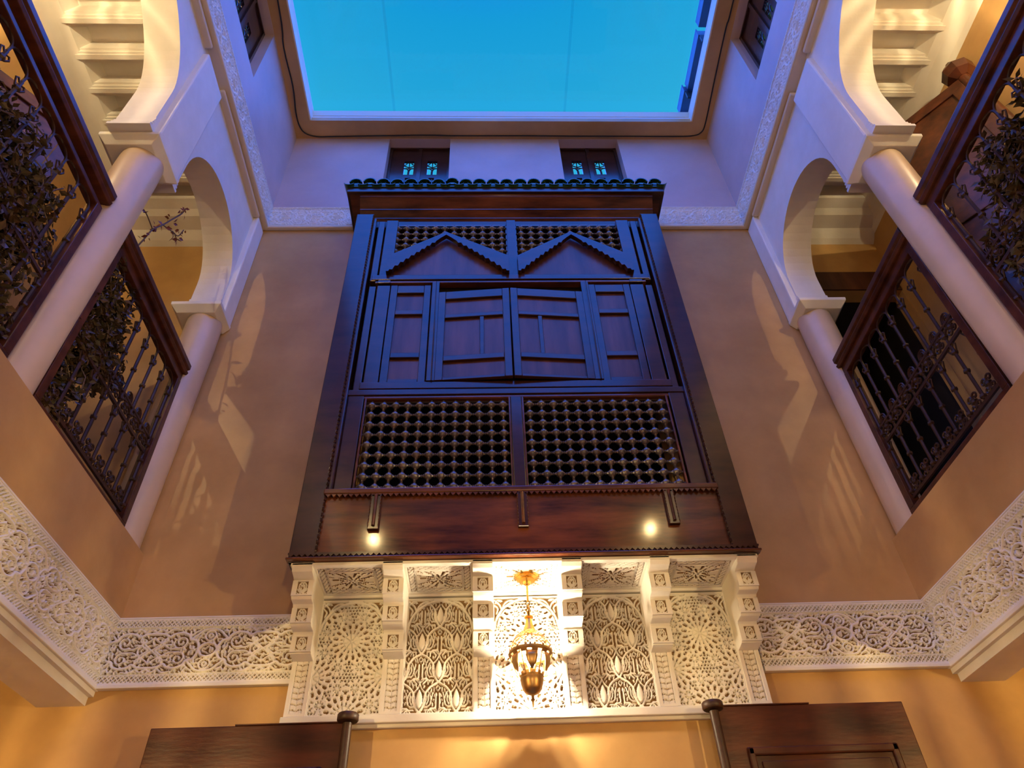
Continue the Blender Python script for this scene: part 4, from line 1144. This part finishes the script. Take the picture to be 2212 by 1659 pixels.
# ------------------------------------------------------------------ plants on the railings
def leaf_mesh(mb, c, d, sz, up):
    d = d.normalized(); sd = d.cross(up)
    if sd.length < 1e-3: sd = d.orthogonal()
    sd.normalize(); n_ = sd.cross(d)
    p = [c, c+d*sz*.45+sd*sz*.30+n_*sz*.06, c+d*sz, c+d*sz*.45-sd*sz*.30+n_*sz*.06]
    mb.add([tuple(q) for q in p], [(0, 1, 2), (0, 2, 3)])
def plant(x, y, z, label, regions, seed, n_st, leaf=.05, name='climbing_plant', in_pot=False):
    rnd = random.Random(seed)
    t = thing(name, label, 'plant', (x, y, z))
    st_ = MB(); lf = MB(); fl = MB()
    for (ya, yb, za, zb, dens, depth) in regions:
        for i in range(int(n_st*dens)):
            p = Vector((x+rnd.uniform(-depth, depth), rnd.uniform(ya, yb), rnd.uniform(za, zb)))
            d = Vector((rnd.uniform(-.25, .25), rnd.uniform(-1, 1), rnd.uniform(-1.0, .6))).normalized(); pts = [p.copy()]
            for k in range(9):
                d = (d+Vector((rnd.uniform(-.3, .3), rnd.uniform(-.6, .6), rnd.uniform(-.7, .4)))).normalized()
                p = p+d*.05
                p.x = min(max(p.x, x-depth), x+depth); p.z = max(p.z, 4.06)
                if not (ya-.05 < p.y < yb+.05 and za-.05 < p.z < zb+.05): break
                pts.append(p.copy())
                for q in range(3):
                    leaf_mesh(lf, p+Vector((rnd.uniform(-.02, .02),)*3), Vector((rnd.uniform(-1, 1), rnd.uniform(-1, 1), rnd.uniform(-1.2, .4))), leaf*rnd.uniform(.6, 1.2), Vector((rnd.uniform(-1, 1), rnd.uniform(-1, 1), rnd.uniform(-1, 1))))
            if len(pts) > 2: st_.tube(pts, .004, 4)
    st_.build('stems', M_STEM, t)
    o = lf.build('foliage', M_LEAF, t); o['kind'] = 'stuff'
    return t
plant(-2.53, -2.6, 4.0, 'dense dark climbing plant covering the long left railing', [(-3.3, -1.80, 4.55, 5.02, 1.6, .06), (-3.3, -1.80, 4.03, 4.62, 1.6, .06), (-2.0, -1.72, 4.03, 4.5, .15, .05)], 3, 190)
plant(2.53, -2.6, 4.0, 'dense dark climbing plant covering the long right railing', [(-3.3, -1.98, 4.30, 5.08, 2.6, .06), (-3.3, -1.76, 4.06, 4.75, 3.2, .06)], 11, 170)
plant(-2.52, -1.1, 4.0, 'leafy plant growing through the left railing beside the column', [(-1.33, -.98, 4.62, 5.18, .8, .05), (-1.30, -.86, 4.52, 4.98, .6, .05), (-1.32, -1.1, 4.05, 4.6, .35, .05)], 5, 130)
# the flowering twig
tw = thing('flowering_twig', 'brown twig with small dark blossoms above the left railing', 'plant', (-2.60, -1.06, 5.35))
T0 = [(-2.60, -1.10, 5.35), (-2.60, -1.062, 5.63), (-2.60, -1.03, 5.80), (-2.60, -1.0, 5.96), (-2.60, -.93, 6.12), (-2.60, -.86, 6.30), (-2.60, -.80, 6.46), (-2.60, -.78, 6.56)]
T1 = [(-2.60, -1.0, 5.96), (-2.61, -1.12, 5.98), (-2.61, -1.20, 5.94), (-2.61, -1.25, 6.02)]
T2 = [(-2.60, -.93, 6.12), (-2.60, -.80, 6.22), (-2.60, -.72, 6.28), (-2.60, -.69, 6.40)]
MB().tube(cat(T0, 4), .006, 5).tube(cat(T1, 4), .004, 5).tube(cat(T2, 4), .0045, 5).build('stem', M_STEM, tw, smooth=True)
fl = MB(); rnd = random.Random(2)
for (pts, a, b, n) in ((T0, .15, 1, 34), (T1, .5, 1, 7), (T2, .3, 1, 20)):
    c = cat(pts, 6)
    for i in range(n):
        p = Vector(c[int(rnd.uniform(a, b)*(len(c)-1))])+Vector((rnd.uniform(-.02, .02), rnd.uniform(-.035, .035), rnd.uniform(-.03, .03)))
        leaf_mesh(fl, p, Vector((rnd.uniform(-1, 1), rnd.uniform(-1, 1), rnd.uniform(-1, 1))), rnd.uniform(.03, .055), Vector((1, .2, .1)))
o = fl.build('blossoms', M_FLOWER, tw); o['kind'] = 'stuff'

# ------------------------------------------------------------------ groups of alike things
for o in col.objects:
    if o.parent is None and o.get('category') and not o.get('group'):
        n_ = o.name.split('.')[0]
        g = {'column': 'plastered columns of the first floor galleries', 'railing': 'iron and wood railings of the galleries',
             'climbing_plant': 'climbing plants on the gallery railings', 'slatted_lantern': 'slatted brass lanterns round the courtyard',
             'roof_panel': 'dark blue panels along the right roof edge'}.get(n_)
        if n_.startswith('door_') and int(n_[5:]) < 3: g = 'dark door leaves folded on the ground floor wall'
        if n_.startswith('window_') and n_ != 'window_1': g = 'pierced wooden windows high on the walls'
        if g: o['group'] = g
